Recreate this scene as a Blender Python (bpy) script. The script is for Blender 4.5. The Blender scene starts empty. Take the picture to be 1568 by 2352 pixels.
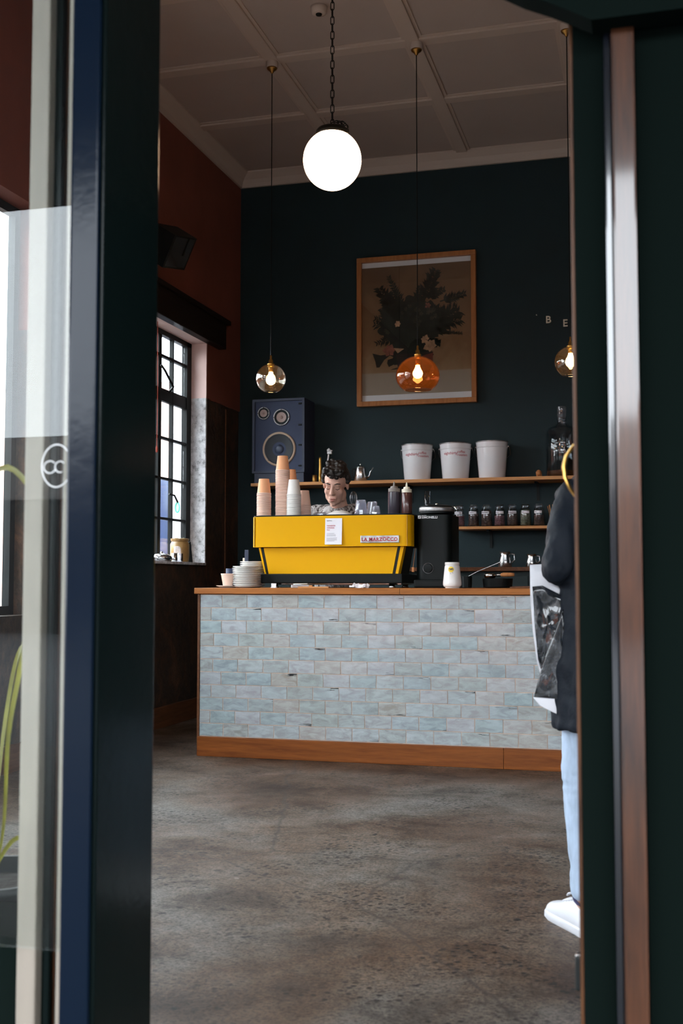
import bpy, bmesh, math, random
from mathutils import Vector, Matrix, Euler, noise
random.seed(7)
S = bpy.context.scene
C = S.collection
R = math.radians
PI = math.pi

# ------------------------------------------------------------------ camera, sky, exposure
cam_d = bpy.data.cameras.new('camera')
cam = bpy.data.objects.new('camera', cam_d); C.objects.link(cam)
cam.location = (0, 0, 1.04)
cam.rotation_euler = (R(90 + 3.5), 0, R(15.4))
cam_d.sensor_fit = 'VERTICAL'; cam_d.sensor_height = 36.0; cam_d.sensor_width = 24.0
cam_d.lens = 2600.0 / 2352.0 * 36.0
cam_d.clip_start = 0.05; cam_d.clip_end = 200
cam_d.dof.use_dof = True; cam_d.dof.focus_distance = 6.0; cam_d.dof.aperture_fstop = 5.0
S.camera = cam

W = bpy.data.worlds.new('overcast_sky'); S.world = W; W.use_nodes = True
wn = W.node_tree
wn.nodes['Background'].inputs[0].default_value = (0.86, 0.93, 1.0, 1)
wn.nodes['Background'].inputs[1].default_value = 14.0

S.view_settings.view_transform = 'Standard'; S.view_settings.look = 'None'
S.view_settings.exposure = 0.0; S.view_settings.gamma = 1.0
S.view_settings.use_curve_mapping = False

# ------------------------------------------------------------------ materials
def nodes(name):
    m = bpy.data.materials.new(name); m.use_nodes = True
    nt = m.node_tree; b = nt.nodes['Principled BSDF']
    return m, nt, b
def N(nt, typ, **kw):
    n = nt.nodes.new(typ)
    for k, v in kw.items(): setattr(n, k, v)
    return n
def ramp(nt, fac, stops, interp='LINEAR'):
    r = N(nt, 'ShaderNodeValToRGB'); r.color_ramp.interpolation = interp
    el = r.color_ramp.elements
    el.remove(el[1]); el[0].position = stops[0][0]; el[0].color = (*stops[0][1][:3], 1)
    for p, c in stops[1:]:
        e = el.new(p); e.color = (*c[:3], 1)
    nt.links.new(fac, r.inputs[0]); return r
def coords(nt, scale=(1, 1, 1), kind='Object', rot=(0, 0, 0)):
    tc = N(nt, 'ShaderNodeTexCoord'); mp = N(nt, 'ShaderNodeMapping')
    mp.inputs['Scale'].default_value = scale; mp.inputs['Rotation'].default_value = rot
    nt.links.new(tc.outputs[kind], mp.inputs[0]); return mp.outputs[0]
def noise_tex(nt, vec, scale, detail=4, rough=.55, dist=0):
    n = N(nt, 'ShaderNodeTexNoise'); n.inputs['Scale'].default_value = scale
    n.inputs['Detail'].default_value = detail; n.inputs['Roughness'].default_value = rough
    n.inputs['Distortion'].default_value = dist
    nt.links.new(vec, n.inputs['Vector']); return n.outputs['Fac']
def bump(nt, b, h, strength, dist=.01):
    n = N(nt, 'ShaderNodeBump'); n.inputs['Strength'].default_value = strength; n.inputs['Distance'].default_value = dist
    nt.links.new(h, n.inputs['Height']); nt.links.new(n.outputs[0], b.inputs['Normal'])
def mix(nt, fac, a, b, mode='MIX'):
    m = N(nt, 'ShaderNodeMix', data_type='RGBA', blend_type=mode)
    for s, v in ((0, fac), (6, a), (7, b)):
        if hasattr(v, 'node'): nt.links.new(v, m.inputs[s])
        elif s == 0: m.inputs[0].default_value = v
        else: m.inputs[s].default_value = (*v, 1)
    return m.outputs[2]
def pm(name, col, rough=.5, metal=0, spec=.5, var=0, vscale=8, bmp=0, bscale=40, coat=0, stretch=(1, 1, 1), trans=0):
    m, nt, b = nodes(name)
    b.inputs['Base Color'].default_value = (*col, 1)
    b.inputs['Roughness'].default_value = rough; b.inputs['Metallic'].default_value = metal
    b.inputs['Specular IOR Level'].default_value = spec; b.inputs['Coat Weight'].default_value = coat
    b.inputs['Coat Roughness'].default_value = .05
    b.inputs['Transmission Weight'].default_value = trans
    v = coords(nt, stretch)
    if var:
        f = noise_tex(nt, v, vscale)
        c = ramp(nt, f, [(.3, tuple(x * (1 - var) for x in col)), (.7, tuple(min(1, x * (1 + var)) for x in col))])
        nt.links.new(c.outputs[0], b.inputs['Base Color'])
    if bmp: bump(nt, b, noise_tex(nt, v, bscale), bmp)
    return m
def wood(name, dark, light, axis=0, rough=.35, scale=3.0, coat=.2, bmp=.08, crough=.2):
    m, nt, b = nodes(name)
    st = [14, 14, 14]; st[axis] = 1.0
    v = coords(nt, tuple(st))
    f = noise_tex(nt, v, scale, 6, .6, .4); f2 = noise_tex(nt, v, scale * 5, 3)
    c = ramp(nt, f, [(.3, dark), (.5, tuple((a + q) / 2 for a, q in zip(dark, light))), (.72, light)])
    c2 = mix(nt, .25, c.outputs[0], ramp(nt, f2, [(.35, dark), (.65, light)]).outputs[0])
    nt.links.new(c2, b.inputs['Base Color'])
    b.inputs['Roughness'].default_value = rough; b.inputs['Coat Weight'].default_value = coat; b.inputs['Coat Roughness'].default_value = crough
    b.inputs['Specular IOR Level'].default_value = .2
    bump(nt, b, f2, bmp, .002)
    return m
def emit(name, col, strength):
    m, nt, b = nodes(name)
    b.inputs['Base Color'].default_value = (.8, .8, .8, 1)
    b.inputs['Emission Color'].default_value = (*col, 1); b.inputs['Emission Strength'].default_value = strength
    return m
def thin_glass(name, tint=(1, 1, 1), ior=1.45, rough=0.0, gain=1.0, haze=0.0, hcol=(1, 1, 1)):
    m = bpy.data.materials.new(name); m.use_nodes = True; nt = m.node_tree
    for n in list(nt.nodes): nt.nodes.remove(n)
    o = N(nt, 'ShaderNodeOutputMaterial'); t = N(nt, 'ShaderNodeBsdfTransparent'); g = N(nt, 'ShaderNodeBsdfGlossy')
    t.inputs[0].default_value = (*tint, 1); g.inputs['Roughness'].default_value = rough
    g.inputs['Color'].default_value = (1, 1, 1, 1)
    lw = N(nt, 'ShaderNodeLayerWeight'); lw.inputs[0].default_value = .5      # Schlick reflectance, same from both sides
    pw = N(nt, 'ShaderNodeMath', operation='POWER'); pw.inputs[1].default_value = 5.0; nt.links.new(lw.outputs['Facing'], pw.inputs[0])
    f0 = ((ior - 1) / (ior + 1)) ** 2 * gain
    mth = N(nt, 'ShaderNodeMath', operation='MULTIPLY_ADD'); mth.inputs[1].default_value = 1 - f0; mth.inputs[2].default_value = f0
    mth.use_clamp = True
    nt.links.new(pw.outputs[0], mth.inputs[0])
    mx = N(nt, 'ShaderNodeMixShader'); nt.links.new(mth.outputs[0], mx.inputs[0])
    nt.links.new(t.outputs[0], mx.inputs[1]); nt.links.new(g.outputs[0], mx.inputs[2])
    if haze:
        tl = N(nt, 'ShaderNodeBsdfTranslucent'); tl.inputs[0].default_value = (*hcol, 1); m2 = N(nt, 'ShaderNodeMixShader'); m2.inputs[0].default_value = haze
        nt.links.new(mx.outputs[0], m2.inputs[1]); nt.links.new(tl.outputs[0], m2.inputs[2]); nt.links.new(m2.outputs[0], o.inputs[0])
    else: nt.links.new(mx.outputs[0], o.inputs[0])
    return m

M = {}
M['teal'] = pm('teal_wall_paint', (.0040, .0195, .0245), .75, var=.12, vscale=3, bmp=.1, bscale=60)
M['teal2'] = pm('bench_paint', (.010, .024, .026), .6)
M['terracotta'] = pm('terracotta_paint', (.20, .052, .032), .8, var=.15, vscale=2, bmp=.1, bscale=50)
M['pale_pink'] = pm('pale_pink_paint', (.80, .58, .54), .8, var=.06, vscale=4)  # terracotta overexposed by window light, the paleness put into the colour
M['ceil'] = pm('ceiling_paint', (.46, .37, .32), .7, var=.04, vscale=2)
M['ceil_trim'] = pm('ceiling_trim_paint', (.54, .43, .36), .6)
M['black_gloss'] = pm('black_green_gloss_paint', (.0025, .0050, .0048), .2, spec=.08, coat=.0, bmp=.08, bscale=14)
M['navy_gloss'] = pm('navy_black_gloss_paint', (.0025, .006, .013), .14, spec=.14, bmp=.1, bscale=9)  # blue of the reflected sky put into the black paint's colour
M['black_matt'] = pm('black_matt_paint', (.0022, .0048, .0040), .85, spec=.03)
M['black'] = pm('black_plastic', (.004, .006, .006), .45, spec=.18)
M['black_metal'] = pm('black_steel', (.006, .008, .008), .5, spec=.2)
M['black_strip'] = pm('black_varnished_moulding', (.004, .005, .008), .12, coat=.9)
M['cream'] = pm('cream_frame_paint', (.22, .19, .155), .5, var=.12, vscale=5, stretch=(3, 3, .6))
M['brown_trim'] = wood('brown_frame_wood', (.012, .005, .003), (.075, .026, .010), 2, .3, 3, 1.0, .03, .07)
M['edge_wood'] = wood('varnished_edge_wood', (.02, .007, .003), (.10, .04, .014), 2, .5, 4, .04)
M['counter_wood'] = wood('counter_oak', (.22, .066, .012), (.44, .155, .034), 0, .45, 2.5, .08)
M['plinth_wood'] = wood('plinth_oak', (.13, .032, .006), (.27, .080, .014), 0, .45, 2.0, .08)
M['shelf_wood'] = wood('shelf_pine', (.40, .17, .06), (.68, .33, .13), 0, .5, 3.0, .05)
M['frame_wood'] = wood('picture_frame_oak', (.32, .12, .04), (.50, .21, .075), 2, .45, 3.0, .1)
M['dark_wood'] = wood('dark_beam_wood', (.006, .004, .003), (.02, .012, .009), 1, .6, 2.5, .1)
M['brown_wood'] = wood('brown_base_wood', (.07, .025, .012), (.18, .07, .03), 1, .5, 3)
M['grout'] = pm('grout', (.60, .47, .39), .9, bmp=.2, bscale=200)
M['yellow'] = pm('machine_yellow_enamel', (.76, .385, .0), .42, spec=.10, coat=.0)
M['steel'] = pm('brushed_steel', (.62, .62, .62), .22, metal=1, bmp=.02, bscale=30)
M['steel_rough'] = pm('worn_steel', (.45, .44, .44), .42, metal=1, var=.3, vscale=30)
M['brass'] = pm('aged_brass', (.62, .36, .09), .28, metal=1)
M['brass_dull'] = pm('dull_brass', (.42, .22, .06), .35, metal=1)
M['chain'] = pm('chain_iron', (.012, .012, .010), .4, metal=.6)
M['white_enamel'] = pm('white_enamel', (.78, .78, .80), .25, coat=.3)
M['white_ceramic'] = pm('white_ceramic', (.80, .78, .75), .22, coat=.4)
M['jar_white'] = pm('jar_white', (.80, .76, .73), .25, coat=.3)
M['paper'] = pm('white_paper', (.82, .80, .84), .85)
M['peach_cup'] = pm('peach_paper_cup', (.88, .42, .22), .6)
M['pink_cup'] = pm('pink_paper_cup', (.86, .60, .50), .65)
M['white_cup'] = pm('white_paper_cup', (.80, .77, .73), .65)
M['blush_cup'] = pm('blush_ceramic', (.84, .60, .49), .55)
M['red_ink'] = pm('red_ink', (.42, .03, .06), .7)
M['dark_ink'] = pm('dark_ink', (.03, .02, .03), .7)
M['grey_ink'] = pm('grey_ink', (.42, .38, .42), .8)
M['white_ink'] = pm('white_ink', (.75, .76, .76), .6)
M['yellow_sticker'] = pm('yellow_sticker', (.85, .60, .06), .6)
M['navy'] = pm('speaker_navy', (.022, .035, .085), .6, bmp=.05, bscale=120)
M['navy_edge'] = pm('speaker_navy_edge', (.03, .04, .075), .5)
M['cone'] = pm('speaker_cone', (.014, .018, .026), .55)
M['cone_tan'] = pm('speaker_surround', (.50, .36, .26), .6)
M['cone_pale'] = pm('speaker_pale_cone', (.42, .30, .27), .55)
M['dustcap'] = pm('speaker_dustcap', (.05, .065, .11), .4)
M['skin'] = pm('skin', (.74, .44, .34), .5, var=.06, vscale=10)
M['lips'] = pm('lips', (.50, .19, .16), .45)
M['hair'] = pm('dark_hair', (.016, .012, .010), .35, bmp=.6, bscale=140)
M['brow'] = pm('eyebrow_hair', (.03, .018, .014), .7)
M['denim'] = pm('pale_denim', (.38, .47, .60), .85, var=.25, vscale=7, bmp=.15, bscale=160, stretch=(3, 3, 1))
M['white_leather'] = pm('white_leather', (.66, .66, .70), .5, bmp=.04, bscale=90)
M['green_tab'] = pm('green_heel_tab', (.01, .32, .30), .5)
M['navy_lining'] = pm('navy_lining', (.015, .012, .06), .8)
M['jacket'] = pm('charcoal_jacket', (.009, .012, .018), .6, spec=.15, var=.2, vscale=5, bmp=.12, bscale=120)
M['bag_white'] = pm('white_plastic_bag', (.74, .73, .77), .35, bmp=.25, bscale=12)
M['denim_dark'] = pm('dark_trousers', (.012, .014, .02), .8)
M['leaf'] = pm('leaf_yellow_green', (.17, .155, .012), .45, var=.3, vscale=8)
M['soil'] = pm('potting_soil', (.02, .013, .008), .95, bmp=.8, bscale=40)
M['pot'] = pm('dark_pot', (.02, .022, .022), .5)
M['towel'] = pm('white_towel', (.80, .76, .74), .95, bmp=.5, bscale=120)
M['syrup_dark'] = pm('dark_syrup', (.05, .04, .055), .25, coat=.3)
M['syrup_red'] = pm('red_syrup', (.22, .02, .012), .18, coat=.4)
M['syrup_brown'] = pm('brown_syrup', (.09, .035, .03), .25, coat=.4)
M['cap_grey'] = pm('grey_cap', (.24, .20, .18), .5)
M['cap_cream'] = pm('cream_cap', (.78, .72, .58), .5)
M['crock'] = pm('stoneware_glaze', (.42, .25, .09), .35, var=.35, vscale=9, coat=.3)
M['red_cord'] = pm('red_cord', (.50, .09, .06), .8)
M['beans'] = pm('jar_contents', (.06, .035, .03), .8, var=.7, vscale=90, bmp=.5, bscale=100)
M['herbs'] = pm('jar_herbs', (.14, .15, .10), .8, var=.7, vscale=90, bmp=.5, bscale=100)
M['berry'] = pm('jar_berries', (.16, .07, .08), .8, var=.7, vscale=90, bmp=.5, bscale=100)
M['bulb'] = emit('bulb_glow', (1.0, .62, .25), 40)
M['globe'] = emit('opal_globe_glow', (1.0, .62, .38), 17)
M['glass_shop'] = thin_glass('shop_window_glass', (.95, .97, .965), 1.45, gain=.55)
M['glass'] = thin_glass('window_glass', (.97, .985, .98), 1.45)
M['glass_clear'] = thin_glass('clear_glass', (.96, .95, .92), 1.5, gain=1.5, haze=.005, hcol=(1, .7, .35))
M['glass_amber'] = thin_glass('amber_glass', (.86, .60, .46), 1.5, gain=1.5, haze=.032, hcol=(.9, .42, .12))
M['glass_jar'] = thin_glass('jar_glass', (.90, .92, .93), 1.5, gain=1.2)
M['glass_tumbler'] = thin_glass('tumbler_glass', (.92, .92, .95), 1.5, gain=2.0, haze=.22, hcol=(.9, .9, .95))  # white haze stands in for window light reflected by the cut facets
M['asphalt'] = pm('street_asphalt', (.10, .10, .105), .9)
M['footpath'] = pm('footpath_concrete', (.12, .115, .11), .9, var=.2)
M['facade_white'] = pm('facade_white', (.26, .24, .23), .8)
M['facade_dark'] = pm('facade_dark', (.035, .03, .03), .6)
M['facade_brick'] = pm('facade_brick', (.25, .09, .055), .85, var=.3, vscale=4)
M['peach_wall'] = pm('peach_render', (.70, .42, .34), .8)
M['white_board'] = pm('white_boards', (.80, .80, .82), .6)
M['navy_van'] = pm('navy_van_paint', (.01, .03, .09), .25, coat=.5)
M['green_paint'] = pm('green_spray_paint', (.02, .35, .22), .7)
M['tyre'] = pm('tyre_rubber', (.01, .01, .01), .8)

def rough_plaster():      # old brown wall, scraped back below the paint line
    m, nt, b = nodes('scraped_brown_plaster')
    v = coords(nt, (1, 1, .7))
    f = noise_tex(nt, v, 5, 10, .7, .6); f2 = noise_tex(nt, v, 22, 8, .7)
    c = ramp(nt, f, [(.35, (.010, .009, .008)), (.5, (.030, .018, .011)), (.62, (.085, .034, .014)), (.75, (.20, .085, .035))])
    c2 = mix(nt, .35, c.outputs[0], ramp(nt, f2, [(.4, (.008, .008, .007)), (.7, (.12, .055, .025))]).outputs[0])
    nt.links.new(c2, b.inputs['Base Color']); b.inputs['Roughness'].default_value = .8
    bump(nt, b, f2, .7, .012); return m
M['plaster'] = rough_plaster()
def reveal_plaster():
    m, nt, b = nodes('grey_white_reveal_plaster')
    v = coords(nt, (1, 1, .8)); f = noise_tex(nt, v, 26, 10, .75)
    c = ramp(nt, f, [(.36, (.22, .22, .23)), (.47, (.62, .62, .64)), (.62, (.86, .86, .88))])
    nt.links.new(c.outputs[0], b.inputs['Base Color']); b.inputs['Roughness'].default_value = .9
    bump(nt, b, f, .8, .01); return m
M['reveal'] = reveal_plaster()
def concrete():
    m, nt, b = nodes('worn_concrete_floor')
    v = coords(nt, (1, 1, 1))
    big = noise_tex(nt, v, .75, 6, .62, .5); mid = noise_tex(nt, v, 2.6, 9, .68, .4); fine = noise_tex(nt, v, 95, 5, .7); fine2 = noise_tex(nt, v, 30, 8, .8)
    c = ramp(nt, big, [(.34, (.048, .028, .018)), (.44, (.105, .062, .038)), (.52, (.138, .101, .075)), (.60, (.155, .138, .120)), (.70, (.18, .17, .16))])
    stain = ramp(nt, mid, [(.36, (.34, .29, .26)), (.45, (.78, .73, .69)), (.54, (1, 1, 1)), (.66, (1.22, 1.22, 1.22))])
    c1 = mix(nt, .8, c.outputs[0], stain.outputs[0], 'MULTIPLY')
    c1 = mix(nt, .75, c1, ramp(nt, fine2, [(.40, (.45, .42, .40)), (.49, (1, 1, 1)), (.60, (1.25, 1.22, 1.2))]).outputs[0], 'MULTIPLY')
    # dark pits and pale aggregate chips
    vo = N(nt, 'ShaderNodeTexVoronoi', voronoi_dimensions='2D'); vo.inputs['Scale'].default_value = 26; nt.links.new(v, vo.inputs['Vector'])
    msk = noise_tex(nt, v, 3.1, 5, .6)
    pit = ramp(nt, vo.outputs['Distance'], [(.0, (1, 1, 1)), (.14, (1, 1, 1)), (.26, (0, 0, 0))])
    pm_ = ramp(nt, msk, [(.47, (0, 0, 0)), (.58, (1, 1, 1))])
    pf = mix(nt, 1.0, pit.outputs[0], pm_.outputs[0], 'MULTIPLY')
    c2 = mix(nt, pf, c1, (.014, .010, .008))
    vo2 = N(nt, 'ShaderNodeTexVoronoi', voronoi_dimensions='2D'); vo2.inputs['Scale'].default_value = 10; vo2.inputs['Randomness'].default_value = 1
    ds = N(nt, 'ShaderNodeMix', data_type='VECTOR'); ds.inputs[0].default_value = .06
    nd = N(nt, 'ShaderNodeTexNoise'); nd.inputs['Scale'].default_value = 40; nt.links.new(v, nd.inputs['Vector'])
    nt.links.new(v, ds.inputs[4]); nt.links.new(nd.outputs['Color'], ds.inputs[5]); nt.links.new(ds.outputs[1], vo2.inputs['Vector'])
    msk2 = noise_tex(nt, v, 1.9, 6, .65)
    p2 = mix(nt, 1.0, ramp(nt, vo2.outputs['Distance'], [(.07, (1, 1, 1)), (.14, (0, 0, 0))]).outputs[0], ramp(nt, msk2, [(.52, (0, 0, 0)), (.60, (1, 1, 1))]).outputs[0], 'MULTIPLY')
    c2 = mix(nt, p2, c2, (.010, .007, .006))
    p3 = ramp(nt, vo2.outputs['Color'], [(.93, (0, 0, 0)), (.95, (.6, .6, .6))])
    c2 = mix(nt, mix(nt, 1.0, p3.outputs[0], ramp(nt, vo2.outputs['Distance'], [(.08, (1, 1, 1)), (.14, (0, 0, 0))]).outputs[0], 'MULTIPLY'), c2, (.42, .38, .34))
    sp = ramp(nt, fine, [(.42, (.22, .20, .19)), (.49, (.95, .95, .95)), (.58, (1.0, 1.0, 1.0)), (.66, (1.7, 1.65, 1.6))])
    c3 = mix(nt, .8, c2, sp.outputs[0], 'MULTIPLY')
    # hairline cracks
    vc = N(nt, 'ShaderNodeTexVoronoi', feature='DISTANCE_TO_EDGE'); vc.inputs['Scale'].default_value = .42
    wv = N(nt, 'ShaderNodeMix', data_type='VECTOR'); wv.inputs[0].default_value = .12
    nz = N(nt, 'ShaderNodeTexNoise'); nz.inputs['Scale'].default_value = 3; nz.inputs['Detail'].default_value = 6; nt.links.new(v, nz.inputs['Vector'])
    nt.links.new(v, wv.inputs[4]); nt.links.new(nz.outputs['Color'], wv.inputs[5]); nt.links.new(wv.outputs[1], vc.inputs['Vector'])
    cr = ramp(nt, vc.outputs['Distance'], [(0, (.75, .75, .75)), (.0006, (.5, .5, .5)), (.0018, (0, 0, 0))])
    c4 = mix(nt, cr.outputs[0], c3, (.04, .03, .026))
    nt.links.new(c4, b.inputs['Base Color'])
    rr = ramp(nt, mid, [(.3, (.60, .60, .60)), (.7, (.36, .36, .36))]); nt.links.new(rr.outputs[0], b.inputs['Roughness'])
    b.inputs['Specular IOR Level'].default_value = .28
    bump(nt, b, fine, .25, .004); return m
M['concrete'] = concrete()
def tile_mat(name, streak):
    m, nt, b = nodes(name)
    oi = N(nt, 'ShaderNodeObjectInfo')
    base = ramp(nt, oi.outputs['Random'], [(0, (.25, .35, .38)), (.2, (.37, .41, .44)), (.38, (.29, .33, .32)), (.55, (.40, .40, .44)), (.7, (.24, .33, .37)), (.85, (.36, .32, .28)), (1, (.44, .43, .45))])
    tc = N(nt, 'ShaderNodeTexCoord'); ad = N(nt, 'ShaderNodeVectorMath', operation='ADD')
    sc = N(nt, 'ShaderNodeVectorMath', operation='SCALE'); sc.inputs['Scale'].default_value = 37
    nt.links.new(oi.outputs['Location'], sc.inputs[0])
    nt.links.new(tc.outputs['Object'], ad.inputs[0]); nt.links.new(sc.outputs[0], ad.inputs[1])
    mp = N(nt, 'ShaderNodeMapping'); mp.inputs['Scale'].default_value = (6, 6, 16); nt.links.new(ad.outputs[0], mp.inputs[0])
    f = noise_tex(nt, mp.outputs[0], 2.2, 5, .6, .8)
    c = mix(nt, .42, base.outputs[0], ramp(nt, f, [(.36, (.20, .19, .17)), (.5, (.36, .39, .39)), (.64, (.52, .56, .58))]).outputs[0])
    sp = noise_tex(nt, ad.outputs[0], 260, 2, .5)
    c = mix(nt, ramp(nt, sp, [(.70, (0, 0, 0)), (.74, (.8, .8, .8))]).outputs[0], c, (.07, .07, .065))
    if streak:
        mp2 = N(nt, 'ShaderNodeMapping'); mp2.inputs['Scale'].default_value = (11, 1, 230); nt.links.new(ad.outputs[0], mp2.inputs[0])
        s1 = noise_tex(nt, mp2.outputs[0], 1.0, 3, .55, .3)
        sx = N(nt, 'ShaderNodeSeparateXYZ'); nt.links.new(tc.outputs['Object'], sx.inputs[0])
        band = N(nt, 'ShaderNodeMath', operation='MULTIPLY_ADD'); band.inputs[1].default_value = 30 * streak; band.inputs[2].default_value = -.42
        nt.links.new(sx.outputs[2], band.inputs[0])
        bx_ = N(nt, 'ShaderNodeMath', operation='MULTIPLY_ADD'); bx_.inputs[1].default_value = 2.2; bx_.inputs[2].default_value = 0
        nt.links.new(sx.outputs[0], bx_.inputs[0])
        bq = N(nt, 'ShaderNodeMath', operation='MINIMUM'); bq.inputs[1].default_value = .07; nt.links.new(bx_.outputs[0], bq.inputs[0]); bx_ = bq
        cl = N(nt, 'ShaderNodeMath', operation='MINIMUM'); cl.inputs[1].default_value = .32; nt.links.new(band.outputs[0], cl.inputs[0])
        a1 = N(nt, 'ShaderNodeMath', operation='ADD'); nt.links.new(s1, a1.inputs[0]); nt.links.new(cl.outputs[0], a1.inputs[1])
        a2 = N(nt, 'ShaderNodeMath', operation='ADD'); nt.links.new(a1.outputs[0], a2.inputs[0]); nt.links.new(bx_.outputs[0], a2.inputs[1])
        c = mix(nt, ramp(nt, a2.outputs[0], [(.92, (0, 0, 0)), (.94, (1, 1, 1))]).outputs[0], c, (.012, .016, .018))
    nt.links.new(c, b.inputs['Base Color'])
    b.inputs['Roughness'].default_value = .24; b.inputs['Coat Weight'].default_value = .5; b.inputs['Coat Roughness'].default_value = .08
    bump(nt, b, noise_tex(nt, ad.outputs[0], 26, 3), .15, .004)
    return m
M['tile'] = tile_mat('glazed_tile', 0)
M['tile_up'] = tile_mat('glazed_tile_streak_top', 1)
M['tile_dn'] = tile_mat('glazed_tile_streak_bottom', -1)
def shirt():
    m, nt, b = nodes('tie_dye_shirt')
    v = coords(nt, (2.2, 2.2, 1)); f = noise_tex(nt, v, 9, 8, .75, 1.2)
    c = ramp(nt, f, [(.38, (.02, .015, .014)), (.46, (.06, .045, .04)), (.50, (.30, .28, .27)), (.56, (.55, .53, .53)), (.62, (.10, .07, .06))])
    nt.links.new(c.outputs[0], b.inputs['Base Color']); b.inputs['Roughness'].default_value = .9; return m
M['shirt'] = shirt()
def foil():
    m, nt, b = nodes('crumpled_dark_film')
    v = coords(nt, (1, 1, 1)); f = noise_tex(nt, v, 22, 5, .7, 1.5)
    b.inputs['Base Color'].default_value = (.006, .010, .018, 1); b.inputs['Roughness'].default_value = .12
    b.inputs['Coat Weight'].default_value = 1; b.inputs['Specular IOR Level'].default_value = 1
    bump(nt, b, f, 1.0, .03); return m
M['foil'] = foil()
def print_ground():
    m, nt, b = nodes('picture_backdrop_print')
    v = coords(nt, (1, 1, 1)); sx = N(nt, 'ShaderNodeSeparateXYZ'); nt.links.new(v, sx.inputs[0])
    f = noise_tex(nt, v, 3.0, 5, .6, .6)
    g = N(nt, 'ShaderNodeMath', operation='MULTIPLY_ADD'); g.inputs[1].default_value = .55; nt.links.new(f, g.inputs[0])
    mr = N(nt, 'ShaderNodeMapRange'); mr.inputs[1].default_value = -.52; mr.inputs[2].default_value = .52; nt.links.new(sx.outputs[2], mr.inputs[0])
    ml = N(nt, 'ShaderNodeMath', operation='MULTIPLY'); ml.inputs[1].default_value = .5; nt.links.new(mr.outputs[0], ml.inputs[0])
    nt.links.new(ml.outputs[0], g.inputs[2])
    c = ramp(nt, g.outputs[0], [(.15, (.36, .30, .25)), (.33, (.32, .20, .11)), (.5, (.23, .12, .055)), (.8, (.14, .07, .032))])  # printed browns, top stops darkened to carry the pendant's light falloff
    tb = ramp(nt, mr.outputs[0], [(.0, (1, 1, 1)), (.155, (1, 1, 1)), (.165, (0, 0, 0))])
    c2 = mix(nt, tb.outputs[0], c.outputs[0], (.36, .29, .23))
    nt.links.new(c2, b.inputs['Base Color']); b.inputs['Roughness'].default_value = .8; return m
M['print'] = print_ground()
M['print_leaf'] = pm('printed_foliage', (.014, .018, .013), .8, var=.5, vscale=12)
M['print_leaf2'] = pm('printed_foliage_light', (.05, .045, .028), .8, var=.4, vscale=20)
M['print_flower'] = pm('printed_flowers', (.42, .24, .14), .8, var=.35, vscale=18)
M['print_pink'] = pm('printed_pink_petals', (.26, .09, .06), .8, var=.35, vscale=18)
M['print_vase'] = pm('printed_vase', (.035, .020, .016), .8)
M['print_vase2'] = pm('printed_vase_side', (.16, .035, .018), .8)

# ------------------------------------------------------------------ mesh helpers
def B(): return bmesh.new()
def box(bm, c, s, bev=0, rot=None, seg=2):
    r = bmesh.ops.create_cube(bm, size=1.0); vs = r['verts']
    bmesh.ops.scale(bm, vec=s, verts=vs)
    if bev:
        es = list({e for v in vs for e in v.link_edges})
        rr = bmesh.ops.bevel(bm, geom=es, offset=bev, segments=seg, affect='EDGES', profile=.6)
        vs = list({v for f in rr['faces'] for v in f.verts} | {v for v in vs if v.is_valid})
    if rot is not None: bmesh.ops.rotate(bm, cent=(0, 0, 0), matrix=rot, verts=vs)
    bmesh.ops.translate(bm, vec=c, verts=vs)
    return bm
def bb(bm, x0, x1, y0, y1, z0, z1, bev=0):
    return box(bm, ((x0 + x1) / 2, (y0 + y1) / 2, (z0 + z1) / 2), (abs(x1 - x0), abs(y1 - y0), abs(z1 - z0)), bev)
def lathe(bm, prof, seg=32, c=(0, 0, 0), cap=True, mat=None):
    rings = []
    for r, z in prof:
        ring = []
        for i in range(seg):
            a = 2 * PI * i / seg; p = Vector((r * math.cos(a), r * math.sin(a), z))
            if mat is not None: p = mat @ p
            ring.append(bm.verts.new(p + Vector(c)))
        rings.append(ring)
    for a, b_ in zip(rings, rings[1:]):
        for i in range(seg):
            j = (i + 1) % seg; bm.faces.new((a[i], a[j], b_[j], b_[i]))
    if cap:
        if prof[0][0] > 1e-5: bm.faces.new(list(reversed(rings[0])))
        if prof[-1][0] > 1e-5: bm.faces.new(rings[-1])
    return bm
def tube(bm, pts, r, seg=8, closed=False, cap=True):
    pts = [Vector(p) for p in pts]; n = len(pts); rings = []
    rs = r if isinstance(r, (list, tuple)) else [r] * n
    up = None
    for i, p in enumerate(pts):
        if closed: t = (pts[(i + 1) % n] - pts[i - 1])
        else: t = pts[min(i + 1, n - 1)] - pts[max(i - 1, 0)]
        t.normalize()
        if up is None:
            up = Vector((0, 0, 1)) if abs(t.z) < .9 else Vector((1, 0, 0))
        a = (up - t * up.dot(t)).normalized(); up = a; b_ = t.cross(a)
        rings.append([bm.verts.new(p + (a * math.cos(2 * PI * k / seg) + b_ * math.sin(2 * PI * k / seg)) * rs[i]) for k in range(seg)])
    rng = range(n) if closed else range(n - 1)
    for i in rng:
        q, w = rings[i], rings[(i + 1) % n]
        for k in range(seg):
            l = (k + 1) % seg; bm.faces.new((q[k], q[l], w[l], w[k]))
    if not closed and cap:
        bm.faces.new(list(reversed(rings[0]))); bm.faces.new(rings[-1])
    return bm
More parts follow.
